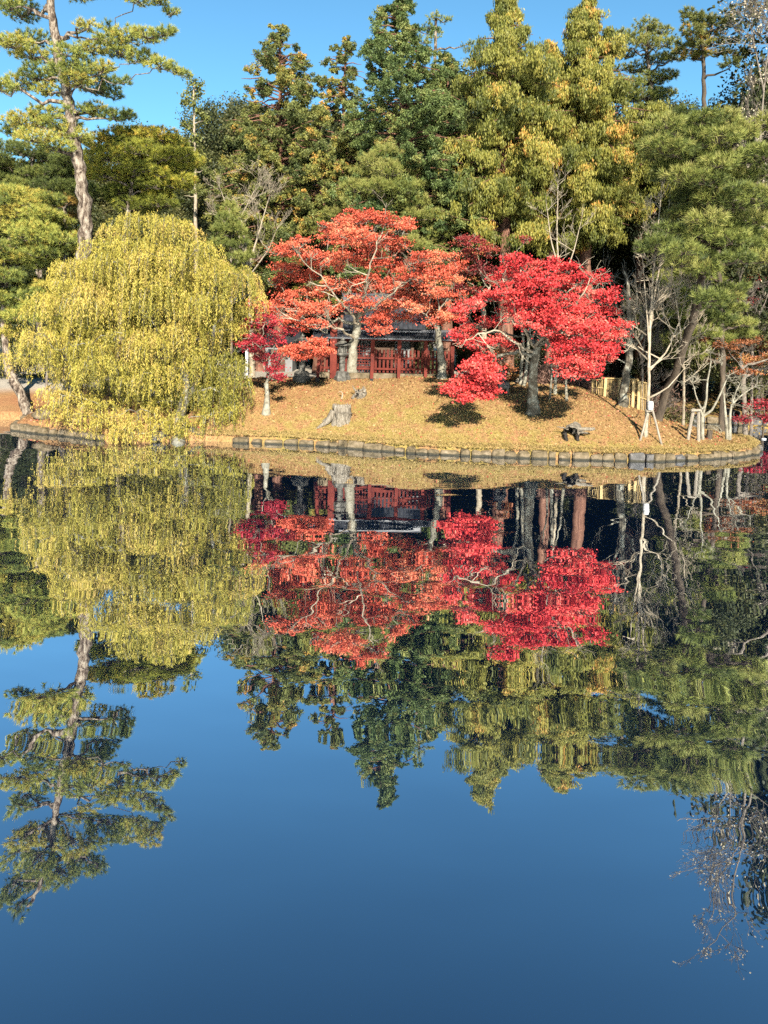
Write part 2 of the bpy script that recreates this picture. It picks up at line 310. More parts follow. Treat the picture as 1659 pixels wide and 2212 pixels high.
# ------------------------------------------------------------------ terrain
shore = [(-400, 36), (-45, 34)] + [tuple(W(*q)[:2]) for q in [(0, 908), (58, 908), (40, 920), (26, 929), (70, 935), (149, 943), (226, 952), (300, 958), (378, 953), (440, 953),
         (503, 956), (600, 959), (685, 963), (772, 970), (860, 977), (945, 982), (1067, 987), (1185, 991), (1300, 995), (1424, 997), (1490, 994), (1545, 991), (1592, 988),
         (1630, 982), (1640, 974), (1625, 962), (1580, 952), (1526, 942), (1480, 928), (1455, 920), (1470, 915), (1530, 916), (1600, 919), (1680, 920)]] + [(45, 33), (400, 36)]
shore = np.array(shore)
poly = np.vstack([shore, [(400, 900), (-400, 900)]])
def sdist(x, y):
    d2 = np.full(x.shape, 1e9); ins = np.zeros(x.shape, bool)
    for a, b in zip(shore[:-1], shore[1:]):
        e = b - a; t = np.clip(((x - a[0]) * e[0] + (y - a[1]) * e[1]) / (e @ e), 0, 1)
        d2 = np.minimum(d2, (x - a[0] - t * e[0]) ** 2 + (y - a[1] - t * e[1]) ** 2)
    for a, b in zip(poly, np.roll(poly, -1, 0)):
        c = (a[1] > y) != (b[1] > y)
        if a[1] != b[1]:
            ins ^= c & (x < (b[0] - a[0]) * (y - a[1]) / (b[1] - a[1]) + a[0])
    return np.where(ins, 1, -1) * np.sqrt(d2)
def sstep(a, b, x):
    t = np.clip((x - a) / (b - a), 0, 1); return t * t * (3 - 2 * t)
AX = [-40, -16, -12.3, -8, -4.9, -1.3, 2.2, 5.4, 7.4, 9.0, 11, 13, 40]
AA = [.8, .8, 1.15, 1.5, 1.78, 1.92, 1.9, 1.72, 1.62, 1.24, .62, .2, .2]
PX = [-60, -15, 0, 6, 10, 15, 30, 60]; PA = [1.4, 1.3, 1.6, 1.45, .75, .95, 1.0, 1.2]
def height(x, y):
    x = np.asarray(x, float); y = np.asarray(y, float); d = sdist(x, y)
    plain = np.interp(x, PX, PA) - .28
    w = sstep(29.5 + np.clip(-x * .08, 0, 2), 34.5, y)
    A = np.interp(x, AX, AA) * (1 - w) + plain * w
    t = np.clip((d - .1) / 5.8, 0, 1); s = 1 - (1 - t) ** 1.75
    z = .28 + A * s
    z = z + (.035 * np.sin(x * 1.7 + .6 * y) * np.sin(y * 1.3 - .4 * x) + .02 * np.sin(x * 4.1 + 1) * np.sin(y * 3.7)) * np.clip(d / 2, 0, 1)
    z = z + 3.5 * sstep(60, 160, y) + 16 * sstep(120, 400, y)
    return np.where(d > .1, z, np.clip(.28 + (d - .1) * 5, -1.2, .28))
def gz(x, y): return float(height(np.array([x]), np.array([y]))[0])
def ground(px, py, y0=22.5, y1=90):
    d = ray(px, py); Y = np.arange(y0, y1, .03); q = np.array([0, 0, CAM_H]) + d[None] * (Y / d[1])[:, None]
    h = height(q[:, 0], q[:, 1]); k = np.argmax(q[:, 2] < h)
    if not (q[:, 2] < h).any(): k = int((28 - y0) / .03)
    return np.array([q[k, 0], q[k, 1], h[k]])
def foot(px, Y):                                       # ground point in picture column px (roughly) at depth Y
    x = P(px, 830, Y)[0]; return np.array([x, Y, gz(x, Y)])

def axis_coords(a, b, step, lo, hi, grow=1.22):
    c = list(np.arange(a, b + 1e-6, step)); s = step
    while c[-1] < hi: s *= grow; c.append(c[-1] + s)
    s = step
    while c[0] > lo: s *= grow; c.insert(0, c[0] - s)
    return np.array(c)
gx = axis_coords(-17, 18, .16, -700, 700); gy = axis_coords(21.5, 38, .16, -60, 900)
X, Y_ = np.meshgrid(gx, gy); Z = height(X.ravel(), Y_.ravel())
nx, ny = len(gx), len(gy)
i, j = np.meshgrid(np.arange(nx - 1), np.arange(ny - 1)); a = (j * nx + i).ravel()
tg = Geo(); tg.add(np.stack([X.ravel(), Y_.ravel(), Z], 1), np.stack([a, a + 1, a + nx + 1, a + nx], 1))
ter = tg.build('ground', M['ground'], smooth=True); tag(ter, kind='structure')
d_ = sdist(X.ravel(), Y_.ravel()); xr, yr = X.ravel(), Y_.ravel()
gr = np.exp(-((xr - .8) / 4.6) ** 2) * (1 - sstep(.8, 3.8, d_)) * 1.15 + (1 - sstep(.3, 1.3, d_)) * .8 * sstep(-4.5, -2.5, xr) + .9 * sstep(31, 33, yr) * sstep(8, 9, xr)
grv = sstep(33.0, 34.5, yr) * (1 - sstep(8, 11, xr))
for nm, v in (('grassy', np.clip(gr, 0, 1)), ('gravel', grv)):
    at = ter.data.attributes.new(nm, 'FLOAT', 'POINT'); at.data.foreach_set('value', v.astype(np.float32))
wg = Geo(); wg.add([(-700, -60, 0), (700, -60, 0), (700, 60, 0), (-700, 60, 0)], [(0, 1, 2, 3)])
tag(wg.build('pond_water', M['water']), kind='structure')

rng0 = np.random.default_rng(5)
def land_points(rng, n, x0, x1, y0, y1, dmin=.25):
    x = rng.uniform(x0, x1, n); y = rng.uniform(y0, y1, n); k = sdist(x, y) > dmin; x, y = x[k], y[k]
    return np.stack([x, y, height(x, y)], 1)
M['litter'] = leaf_mat('fallen_leaf', [(0, (0.194, 0.088, 0.035)), (.4, (0.317, 0.176, 0.070)), (.75, (0.440, 0.290, 0.123)), (.9, (0.396, 0.106, 0.053)), (1, (0.440, 0.044, 0.044))], .1)
lg = Geo(); p = land_points(rng0, 16000, -15, 13, 22.8, 33)
ax = unit(rng0.normal(size=p.shape) * [1, 1, .35]); lg.quads(p + [0, 0, .015], ax, rng0.uniform(.05, .11, len(p)), .06, rng0.uniform(0, 1, len(p)) ** 1.3, rng0)
tag(lg.build('fallen_leaves', M['litter']), 'brown and red fallen leaves strewn over the sunny mound', 'fallen leaves', kind='stuff')
M['grass'] = leaf_mat('dry_grass_blade', [(0, (0.180, 0.132, 0.038)), (.5, (0.432, 0.309, 0.101)), (1, (0.576, 0.408, 0.176))], .2)
gg = Geo(); p = land_points(rng0, 60000, -9, 13.5, 22.8, 30, .12)
kx = np.exp(-((p[:, 0] - 1.5) / 6) ** 2) * np.exp(-np.clip(sdist(p[:, 0], p[:, 1]), 0, 9) / 2.2); p = p[rng0.uniform(size=len(p)) < .12 + kx]
gg.needles(p, np.tile([0, 0, 1.], (len(p), 1)), 4, .075, .012, rng0.uniform(.1, .9, len(p)), rng0, .8)
p = land_points(rng0, 90000, -6.5, 13.6, 22.4, 28.5, -.02); dd = sdist(p[:, 0], p[:, 1]); p = p[dd < .26]; p[:, 2] = np.maximum(p[:, 2], .24) + .03
gg.needles(p, np.tile([0, -.35, .8], (len(p), 1)), 5, .085, .014, rng0.uniform(.1, .9, len(p)), rng0, .9)
tag(gg.build('grass', M['grass']), 'short dry yellow grass on the slope above the stone edging', 'grass', kind='stuff')

# ------------------------------------------------------------------ stone edging
def stone_mesh(name, size, rng, mat, parent, loc, rot, amt=.16):
    bm = bmesh.new(); bmesh.ops.create_cube(bm, size=1)
    for v in bm.verts: v.co = Vector([v.co[k] * size[k] + rng.normal(0, amt * .18) * size[k] for k in range(3)])
    bmesh.ops.bevel(bm, geom=bm.edges[:], offset=min(size) * rng.uniform(.22, .33), segments=3, affect='EDGES', profile=.55)
    for v in bm.verts: v.co += Vector(rng.normal(0, .011, 3))
    me = bpy.data.meshes.new(name); bm.to_mesh(me); bm.free(); me.materials.append(mat)
    o = bpy.data.objects.new(name, me); COL.objects.link(o); o.parent = parent
    o.location = Vector([float(q) for q in loc]) - (root_loc(parent) if parent else Vector()); o.rotation_euler = (float(rng.normal(0, .03)), float(rng.normal(0, .03)), rot)
    return o
def edging(pix, label, name, hts, lens, seed, dark=.12):
    rng = np.random.default_rng(seed); pts = np.array([W(*q)[:2] for q in pix])
    seg = np.linalg.norm(np.diff(pts, axis=0), axis=1); cum = np.concatenate([[0], np.cumsum(seg)]); s = 0
    root = thing(name, label, 'edging', (*pts[0], 0)); n = 0
    while s < cum[-1] and n < 98:
        L = rng.uniform(*lens); c = min(s + L / 2, cum[-1]); q = np.array([np.interp(c, cum, pts[:, k]) for k in (0, 1)])
        e = min(c + .2, cum[-1]); b0 = max(c - .2, 0)
        t = np.array([np.interp(e, cum, pts[:, k]) - np.interp(b0, cum, pts[:, k]) for k in (0, 1)]); r = math.atan2(t[1], t[0])
        nrm = unit(np.array([-t[1], t[0]])); h = rng.uniform(*hts); q = q + nrm * (.13 + rng.normal(0, .02))
        dk = rng.uniform() < dark
        o = stone_mesh('stone_block', (L * rng.uniform(.86, .98), .42, h + .25), rng, M['stone_dark' if dk else 'stone'], root, (q[0], q[1], (h - .25) / 2), r + rng.normal(0, .06), .32)
        if dk: o['label'] = 'dark grey stone block'
        s += L; n += 1
    return root
edging([(660, 962), (685, 963), (772, 970), (860, 977), (945, 982), (1067, 987), (1185, 991), (1300, 995), (1424, 997), (1490, 994), (1545, 991), (1592, 988), (1630, 982), (1640, 974), (1625, 962), (1580, 952)],
       'long row of squared grey stone blocks edging the mound along the water', 'stone_edging', (.14, .25), (.24, .66), 3, .09)
edging([(500, 956), (560, 958), (600, 959), (660, 962)], 'low flat stones edging the bank between willow and block wall', 'stone_edging', (.12, .2), (.4, .8), 7, 0)
edging([(58, 908), (40, 920), (26, 929), (70, 935), (149, 943), (215, 951)], 'short row of pale stone blocks edging the left bank beside the willow', 'stone_edging', (.2, .28), (.4, .8), 9, 0)

def rock(px, py, size, label, mat='stone', seed=1, sink=.2, z=None):
    rng = np.random.default_rng(seed); g = ground(px, py) if z is None else np.array([*W(px, py, 0)[:2], z])
    bm = bmesh.new(); bmesh.ops.create_icosphere(bm, subdivisions=3, radius=.5)
    ph = rng.uniform(0, 6, 6)
    for v in bm.verts:
        c = v.co.copy(); f = 1 + .16 * math.sin(5 * c.x + ph[0]) * math.cos(4 * c.y + ph[1]) + .1 * math.sin(9 * c.z + ph[2] + 5 * c.x) + float(rng.normal(0, .02))
        v.co = Vector((c.x * f * size[0], c.y * f * size[1], c.z * f * size[2]))
    me = bpy.data.meshes.new('rock'); bm.to_mesh(me); bm.free(); me.materials.append(M[mat])
    o = bpy.data.objects.new('rock', me); COL.objects.link(o); o.location = (g[0], g[1], g[2] + size[2] * (.5 - sink))
    return tag(o, label, 'rock')
rock(96, 903, (.9, .5, .42), 'pale low rock on the left bank above the stone edging', seed=2)
rock(470, 950, (.7, .5, .4), 'grey rock at the waterline right of the willow trunk', seed=3, z=0)
rock(425, 949, (.9, .6, .55), 'dark rock under the willow at the water edge', 'stone_dark', seed=4, z=0)
rock(330, 952, (1.1, .7, .45), 'dark rock in the shade below the willow branches', 'stone_dark', seed=5, z=0)
rock(255, 948, (1.0, .6, .4), 'dark rock behind the hanging willow tips at the waterline', 'stone_dark', seed=6, z=0)

# ------------------------------------------------------------------ trees
def curve(a, b, rng, n=6, sag=0.0, wob=.06):
    a = np.asarray(a, float); b = np.asarray(b, float); t = np.linspace(0, 1, n)[:, None]; L = np.linalg.norm(b - a)
    p = a + (b - a) * t; p[:, 2] += sag * L * np.sin(math.pi * t[:, 0])
    w = rng.normal(0, wob * L, (n, 3)); w[0] = 0; w[-1] = 0
    return p + w
def resample(path, step):
    path = np.asarray(path, float); s = np.concatenate([[0], np.cumsum(np.linalg.norm(np.diff(path, axis=0), axis=1))])
    t = np.linspace(0, s[-1], max(4, int(s[-1] / step))); return np.stack([np.interp(t, s, path[:, k]) for k in range(3)], 1)
def trunk_tube(g, path, r0, r1, rng, k=10, flare=1.5, rough=.08, step=.3):
    q = resample(path, step); n = len(q); t = np.linspace(0, 1, n)
    q[1:-1] += rng.normal(0, r0 * .12, (n - 2, 3)) * [1, 1, 0]
    rad = r0 * (1 - t) + r1 * t; h = np.linalg.norm(q - q[0], axis=1); rad = rad * (1 + (flare - 1) * np.exp(-h / (r0 * 1.6)))
    g.tube(q, rad, k, rough=1 + rng.normal(0, rough, (n, k)))
    return q
def grow_to(g, nodes, nrad, targets, rng, r_end=.015, sag=.05, k=5, r_max=.16, wob=.05, rk=.62):
    """branches from the skeleton to each target, nearest first; the paths join the skeleton"""
    nodes = [np.asarray(q, float) for q in nodes]; nrad = list(nrad); tg_ = sorted(targets, key=lambda c: np.linalg.norm(c - nodes[-1]))
    out = []
    for c in tg_:
        N = np.array(nodes); dd = np.linalg.norm(N - c, axis=1) + 1.6 * np.clip(N[:, 2] - c[2] + .1, 0, 99) + .25 / np.array(nrad) * .05
        k0 = int(np.argmin(dd)); L = np.linalg.norm(nodes[k0] - c)
        r = min(nrad[k0] * .8, r_max, .02 + rk * .04 * L + r_end); pa = curve(nodes[k0], c, rng, max(4, int(L / .35) + 3), sag, wob)
        rr = np.linspace(r, r_end, len(pa)); g.tube(pa, rr, k)
        nodes += list(pa[1:]); nrad += list(rr[1:]); out.append(pa)
    return np.array(nodes), np.array(nrad)

def bare_rec(g, p, d, L, r, lev, rng, spread=.6, up=.25, kids=(2, 4), rmin=.006, twist=.12):
    n = 4; pts = [p]; dd = d
    for _ in range(n - 1):
        dd = unit(dd + rng.normal(0, twist, 3) + [0, 0, up * .12]); pts.append(pts[-1] + dd * L / (n - 1))
    g.tube(pts, np.linspace(r, max(r * .6, rmin), n), 5 if r > .03 else 3, cap=False)
    if lev <= 0: return
    for k in range(rng.integers(kids[0], kids[1] + 1)):
        t = rng.uniform(.35, 1.0); q = pts[0] + (np.array(pts[-1]) - pts[0]) * t if t < .95 else pts[-1]
        i = min(n - 1, int(round(t * (n - 1)))); q = pts[i]
        bare_rec(g, q, unit(dd + rng.normal(0, spread, 3) + [0, 0, up]), L * rng.uniform(.55, .85), max(r * .58, rmin), lev - 1, rng, spread, up, kids, rmin, twist)
def maple(name, label, base, trunk_px, r0, D, clumps, mat, bark, seed, dens=1.0, tone=(.25, .8), forks=None, leaf=.068, twigs=13, group=None, dY=2.0, bare=.1, cat='tree', flat=.42):
    rng = np.random.default_rng(seed); b = np.asarray(base, float)
    root = thing(name, label, cat, b, group)
    tp = [b - [0, 0, .15]] + [P(px, py, D + q) for px, py, q in trunk_px]
    g = Geo(); q = trunk_tube(g, tp, r0, r0 * .62, rng)
    lf = Geo(); cs = []
    for c in clumps:
        px, py, rx, ry = c[:4]; off = c[4] if len(c) > 4 else rng.uniform(-dY, dY)
        cs.append((P(px, py, D + off), rx * mpp(D), ry * mpp(D), c[5] if len(c) > 5 else rng.uniform(*tone)))
    k = max(2, len(q) // 3)
    nodes, nr = grow_to(g, q[-k:], np.linspace(r0 * .7, r0 * .55, k), [c[0] - [0, 0, c[2] * .4] for c in cs], rng, .014, r_max=r0 * .6)
    for c, rx, ry, tn in cs:
        for _ in range(twigs):                                # twigs
            e = c + runit(rng, 1)[0] * np.array([rx, rx, ry]) * 1.05
            m = c - [0, 0, ry * .4] + (e - c) * .35 + rng.normal(0, .05, 3)
            g.tube([c - [0, 0, ry * .4], m, (m + e) / 2 + rng.normal(0, .04, 3), e], [.017, .013, .01, .006], 3, cap=False)
        rx, ry = rx * 1.06, ry * 1.06; ns = max(8, int(44 * rx * ry / .35)); u = runit(rng, ns) * rng.uniform(.35, 1.0, (ns, 1)); sc = c + u * np.array([rx, rx, ry])
        st = np.clip(tn + rng.normal(0, .13, ns), 0, 1); keep = rng.uniform(size=ns) > bare; sc, st = sc[keep], st[keep]; ns = len(sc)
        m = int(80 * dens); C = np.repeat(sc, m, 0); sr = rng.uniform(.09, .27, ns).repeat(m)[:, None]
        C = C + rng.normal(size=(ns * m, 3)) * sr * np.array([1, 1, flat]) * .62
        hue = np.clip(np.repeat(st, m) + rng.normal(0, .12, ns * m), 0, 1)
        A_ = unit(rng.normal(size=C.shape) * [1, 1, .6] + [0, -.2, -.45]); lf.quads(C, A_, rng.uniform(.75, 1.25, len(C)) * leaf, rng.uniform(.7, 1.1, len(C)) * leaf * .85, hue, rng)
    g.build('trunk', M[bark], root, smooth=True); lf.build('crown', M[mat], root)
    return root

g_ = ground(760, 816)
maple('maple_tree', 'tall spreading orange red maple with pale trunk in front of the red fence', g_, [(760, 780, 1.75), (764, 745, 1.6), (768, 720, 1.4), (775, 690, 1.1), (782, 665, .8)], .22, 28.6,
 [(765, 472, 30, 18), (800, 468, 28, 16), (740, 488, 32, 20), (835, 478, 32, 14), (865, 492, 28, 12), (718, 512, 34, 20), (770, 512, 42, 24), (822, 520, 42, 22), (700, 488, 16, 10), (880, 478, 16, 8), (858, 528, 30, 18),
  (632, 535, 34, 14), (605, 545, 22, 10), (665, 548, 30, 16), (650, 520, 22, 12), (690, 565, 44, 20), (620, 580, 36, 16), (600, 610, 24, 14), (655, 595, 42, 18), (740, 560, 44, 24), (800, 560, 44, 24), (855, 570, 36, 22),
  (885, 600, 36, 24), (905, 560, 22, 16), (680, 630, 44, 18), (730, 615, 44, 20), (790, 610, 46, 24, .4), (845, 620, 44, 24, .4), (625, 640, 30, 14), (600, 660, 26, 14), (650, 665, 40, 18), (700, 665, 36, 18),
  (780, 655, 40, 18, .4), (835, 660, 40, 18, .4), (885, 650, 34, 20), (815, 685, 28, 18, .4), (820, 710, 24, 14, .4), (870, 685, 28, 14), (610, 695, 36, 16), (655, 700, 32, 14), (580, 690, 22, 14), (690, 700, 22, 12), (905, 640, 26, 22),
  (560, 650, 14, 10, -1), (575, 670, 16, 12, -1)],
 'maple_orange', 'bark_maple', 11, tone=(.2, .78), group=None, dens=.85)
g_ = ground(955, 817)
maple('maple_tree', 'slender orange maple with forked pale trunk at right end of the red fence', g_, [(955, 790, 1.0), (950, 750, .6), (946, 720, .3), (940, 700, 0)], .17, 29.0,
 [(930, 560, 30, 14), (965, 555, 30, 12), (990, 575, 26, 12), (945, 590, 32, 16), (910, 600, 24, 16), (975, 605, 28, 16), (935, 625, 32, 18), (905, 640, 28, 16), (965, 640, 28, 16), (945, 665, 32, 14), (915, 680, 22, 12), (970, 680, 26, 14), (940, 695, 22, 10), (995, 640, 18, 12), (900, 660, 22, 14)],
 'maple_orange', 'bark_maple', 12, tone=(.35, .95), dens=.75, bare=.15)
g_ = ground(1150, 892)
maple('maple_tree', 'vivid scarlet maple with dark mottled trunk standing on the mound', g_, [(1149, 850, g_[1] - 25.2), (1152, 810, .6), (1153, 780, .4), (1158, 755, .2), (1165, 730, 0)], .19, 25.2,
 [(1118, 562, 28, 16), (1140, 580, 30, 16), (1180, 572, 30, 16), (1218, 580, 30, 14), (1105, 595, 34, 18), (1155, 605, 44, 22), (1205, 610, 40, 22), (1250, 605, 30, 16), (1300, 600, 16, 20), (1310, 630, 20, 20), (1270, 635, 34, 20),
  (1095, 630, 36, 18), (1060, 640, 32, 14), (1030, 655, 28, 12), (1000, 668, 28, 14), (985, 685, 20, 12), (1145, 645, 46, 22, -1.5), (1200, 655, 50, 24, -1.8), (1255, 670, 44, 22, -1.5), (1305, 680, 34, 20), (1338, 700, 20, 16),
  (1110, 675, 34, 18), (1160, 690, 46, 22, -1.6), (1215, 705, 50, 24, -2), (1270, 715, 46, 22, -1.8), (1320, 725, 32, 18), (1345, 722, 14, 14), (1240, 745, 44, 18, -2), (1295, 755, 42, 18, -1.6), (1330, 748, 22, 14), (1200, 735, 30, 14),
  (1225, 775, 32, 16, -2), (1260, 785, 32, 16, -2), (1215, 800, 22, 12, -2), (1250, 808, 26, 12, -2), (1280, 805, 18, 14, -1.8), (1065, 690, 30, 14), (1030, 700, 26, 12), (1005, 712, 26, 14), (985, 725, 18, 12), (1015, 740, 22, 10),
  (1045, 745, 28, 12, -1), (1080, 735, 26, 12, -.5), (1100, 745, 22, 10), (1290, 775, 34, 14)],
 'maple_red', 'bark_lichen', 13, tone=(.3, .8), dens=1.0)
# low hanging limb of the scarlet maple: clumps close above the bank
rt = [o for o in bpy.data.objects if o.name.startswith('maple_tree')][-1]
def extra_crown(root, D, clumps, mat, bark, start, seed, leaf=.072):
    rng = np.random.default_rng(seed); g = Geo(); lf = Geo(); cs = [(P(px, py, D + (rng.uniform(-.5, .5))), rx * mpp(D), ry * mpp(D)) for px, py, rx, ry in clumps]
    main = curve(start, cs[0][0], rng, 9, .03, .03); g.tube(main, np.linspace(.075, .03, 9), 6)
    grow_to(g, main[3:], np.linspace(.06, .03, 6), [c[0] for c in cs], rng, .01)
    for c, rx, ry in cs:
        ns = max(7, int(24 * rx * ry / .3)); sc = c + runit(rng, ns) * rng.uniform(.3, 1.05, (ns, 1)) * np.array([rx, rx, ry]); m = 95
        for e in sc[:6]: g.tube([c, (c + e) / 2 + rng.normal(0, .03, 3), e], [.014, .01, .006], 3, cap=False)
        C = np.repeat(sc, m, 0) + rng.normal(size=(ns * m, 3)) * .125 * np.array([1, 1, .45]); hue = np.clip(rng.uniform(.35, .8, ns).repeat(m) + rng.normal(0, .12, ns * m), 0, 1)
        lf.quads(C, unit(rng.normal(size=C.shape) * [1, 1, .6] + [0, -.2, -.45]), rng.uniform(.75, 1.25, len(C)) * leaf, leaf * .85, hue, rng)
    g.build('limb', M[bark], root, smooth=True); lf.build('hanging_foliage', M[mat], root)
extra_crown(rt, 23.9, [(1040, 770, 22, 16), (1030, 790, 26, 14), (1060, 795, 20, 14), (1012, 812, 26, 13), (1050, 818, 26, 13), (990, 832, 22, 9), (1022, 838, 30, 11), (1060, 840, 18, 11), (975, 842, 13, 6), (1003, 858, 12, 6), (1045, 855, 18, 6), (1062, 812, 16, 12)],
            'maple_red', 'bark_lichen', P(1153, 770, 25.6), 14)
def limbs(root, paths, bark, seed, r0=.05, r1=.014):
    rng = np.random.default_rng(seed); g = Geo()
    for pts in paths:
        p = resample(np.array([P(*q) for q in pts]), .22); p[1:-1] += rng.normal(0, .035, (len(p) - 2, 3)); g.tube(p, np.linspace(r0, r1, len(p)), 6)
        for q in p[len(p) // 3:]:
            if rng.uniform() < .75: bare_rec(g, q, unit(rng.normal(0, .6, 3) + [0, -.3, .35]), .55, .018, 2, rng, .55, .2, (2, 3), .006)
    g.build('limb', M[bark], root)
limbs(rt, [((1158, 745, 25.0), (1195, 700, 24.2), (1235, 668, 23.7), (1262, 635, 23.5), (1275, 600, 23.6)), ((1150, 760, 25.0), (1110, 735, 24.3), (1075, 712, 24.0), (1035, 722, 23.9), (1005, 735, 23.9)), ((1155, 750, 25.2), (1120, 690, 24.0), (1100, 640, 23.7), (1085, 600, 23.8)), ((1165, 740, 25.0), (1210, 740, 23.9), (1255, 720, 23.5))], 'bark_pale', 211)
ot = [o for o in bpy.data.objects if o.name.startswith('maple_tree')][0]
limbs(ot, [((764, 730, 29.8), (725, 708, 28.4), (680, 702, 27.6), (635, 690, 27.2), (590, 680, 27.0)), ((778, 690, 29.6), (790, 630, 28.0), (800, 570, 27.2), (818, 520, 27.0), (832, 470, 27.0)), ((775, 700, 29.6), (735, 650, 28.0), (700, 605, 27.3), (660, 570, 27.0)), ((782, 680, 29.5), (840, 640, 28.0), (890, 600, 27.4), (915, 545, 27.2))], 'bark_pale', 212)
g_ = ground(575, 893)
maple('maple_tree', 'small crimson maple with short whitish trunk right of the willow', g_, [(577, 870, g_[1] - 28.0), (578, 850, .1), (575, 828, 0)], .125, 28.0,
 [(565, 745, 24, 11), (545, 752, 18, 9), (580, 765, 20, 11), (560, 775, 20, 9), (600, 775, 14, 9), (590, 795, 13, 9), (603, 812, 9, 7), (545, 730, 24, 10), (525, 745, 16, 9), (570, 720, 26, 10), (600, 735, 20, 9), (540, 700, 26, 12), (575, 690, 28, 12), (555, 665, 20, 10), (615, 715, 26, 10)],
 'maple_crimson', 'bark_maple', 15, tone=(.25, .75), dens=.7, twigs=9, bare=.15)
extra_crown([o for o in bpy.data.objects if o.name.startswith('maple_tree')][-1], 27.6, [(640, 752, 22, 7), (662, 748, 24, 7), (688, 738, 16, 5), (625, 760, 18, 7), (675, 765, 16, 5), (695, 755, 12, 4), (650, 768, 18, 6), (702, 758, 10, 4)], 'maple_orange', 'bark_maple', P(578, 812, 28.0), 16)
g_ = foot(1045, 33.5)
maple('maple_tree', 'dull dark red maple behind, between the orange and the scarlet maple', g_, [(1045, 720, 0), (1042, 660, 0)], .16, 33.5,
 [(1000, 520, 26, 14), (1030, 515, 24, 12), (1055, 540, 24, 16), (1010, 550, 28, 14), (1040, 580, 32, 16), (1000, 590, 30, 16), (1070, 600, 26, 16), (1020, 625, 36, 16), (985, 630, 28, 16), (1060, 640, 28, 14), (1135, 518, 12, 7), (1100, 570, 14, 8)],
 'maple_dark', 'bark_pale', 17, dens=.6, bare=.2, twigs=10)
g_ = foot(1085, 29)
maple('maple_shrub', 'low orange brown maple shrub under the scarlet maple beside the dark stone', g_, [(1085, 800, 0), (1083, 785, 0)], .06, 29,
 [(1060, 765, 20, 10), (1085, 770, 20, 10), (1060, 790, 18, 10), (1098, 795, 18, 12), (1078, 812, 20, 8), (1105, 815, 14, 8)], 'maple_brown', 'bark_pale', 18, dens=.7, cat='shrub', tone=(.5, 1))
g_ = foot(1620, 31.5)
maple('maple_tree', 'rusty brown maple over the far bank at the right edge', g_, [(1605, 810, 0), (1600, 780, 0)], .13, 31.5,
 [(1530, 735, 28, 9), (1570, 745, 34, 10), (1610, 735, 32, 10), (1650, 750, 34, 12), (1590, 770, 36, 10), (1640, 780, 34, 10), (1680, 770, 36, 14), (1560, 720, 30, 9), (1545, 775, 24, 8), (1610, 800, 30, 8), (1700, 800, 30, 14)],
 'maple_brown', 'bark_grey', 19, dens=.7, tone=(.3, .9))
g_ = foot(1640, 35)
maple('maple_tree', 'half bare red maple high above the rusty one at the right edge', g_, [(1640, 720, 0), (1638, 680, 0)], .12, 35,
 [(1600, 605, 22, 10), (1630, 600, 24, 10), (1655, 610, 22, 12), (1575, 620, 18, 9), (1640, 640, 26, 10), (1680, 630, 26, 12), (1610, 650, 22, 9)], 'maple_crimson', 'bark_grey', 20, dens=.35, twigs=14, tone=(.3, .8))
g_ = foot(1652, 30.5)
maple('maple_shrub', 'dark crimson maple shrub overhanging the water at the right edge', g_, [(1652, 885, 0), (1650, 878, 0)], .05, 30.6,
 [(1625, 878, 20, 9), (1648, 870, 20, 10), (1668, 885, 20, 12), (1632, 897, 22, 8), (1605, 905, 18, 5), (1655, 903, 22, 9)], 'maple_crimson', 'bark_dark', 21, dens=.6, cat='shrub', dY=.4, tone=(.1, .5))

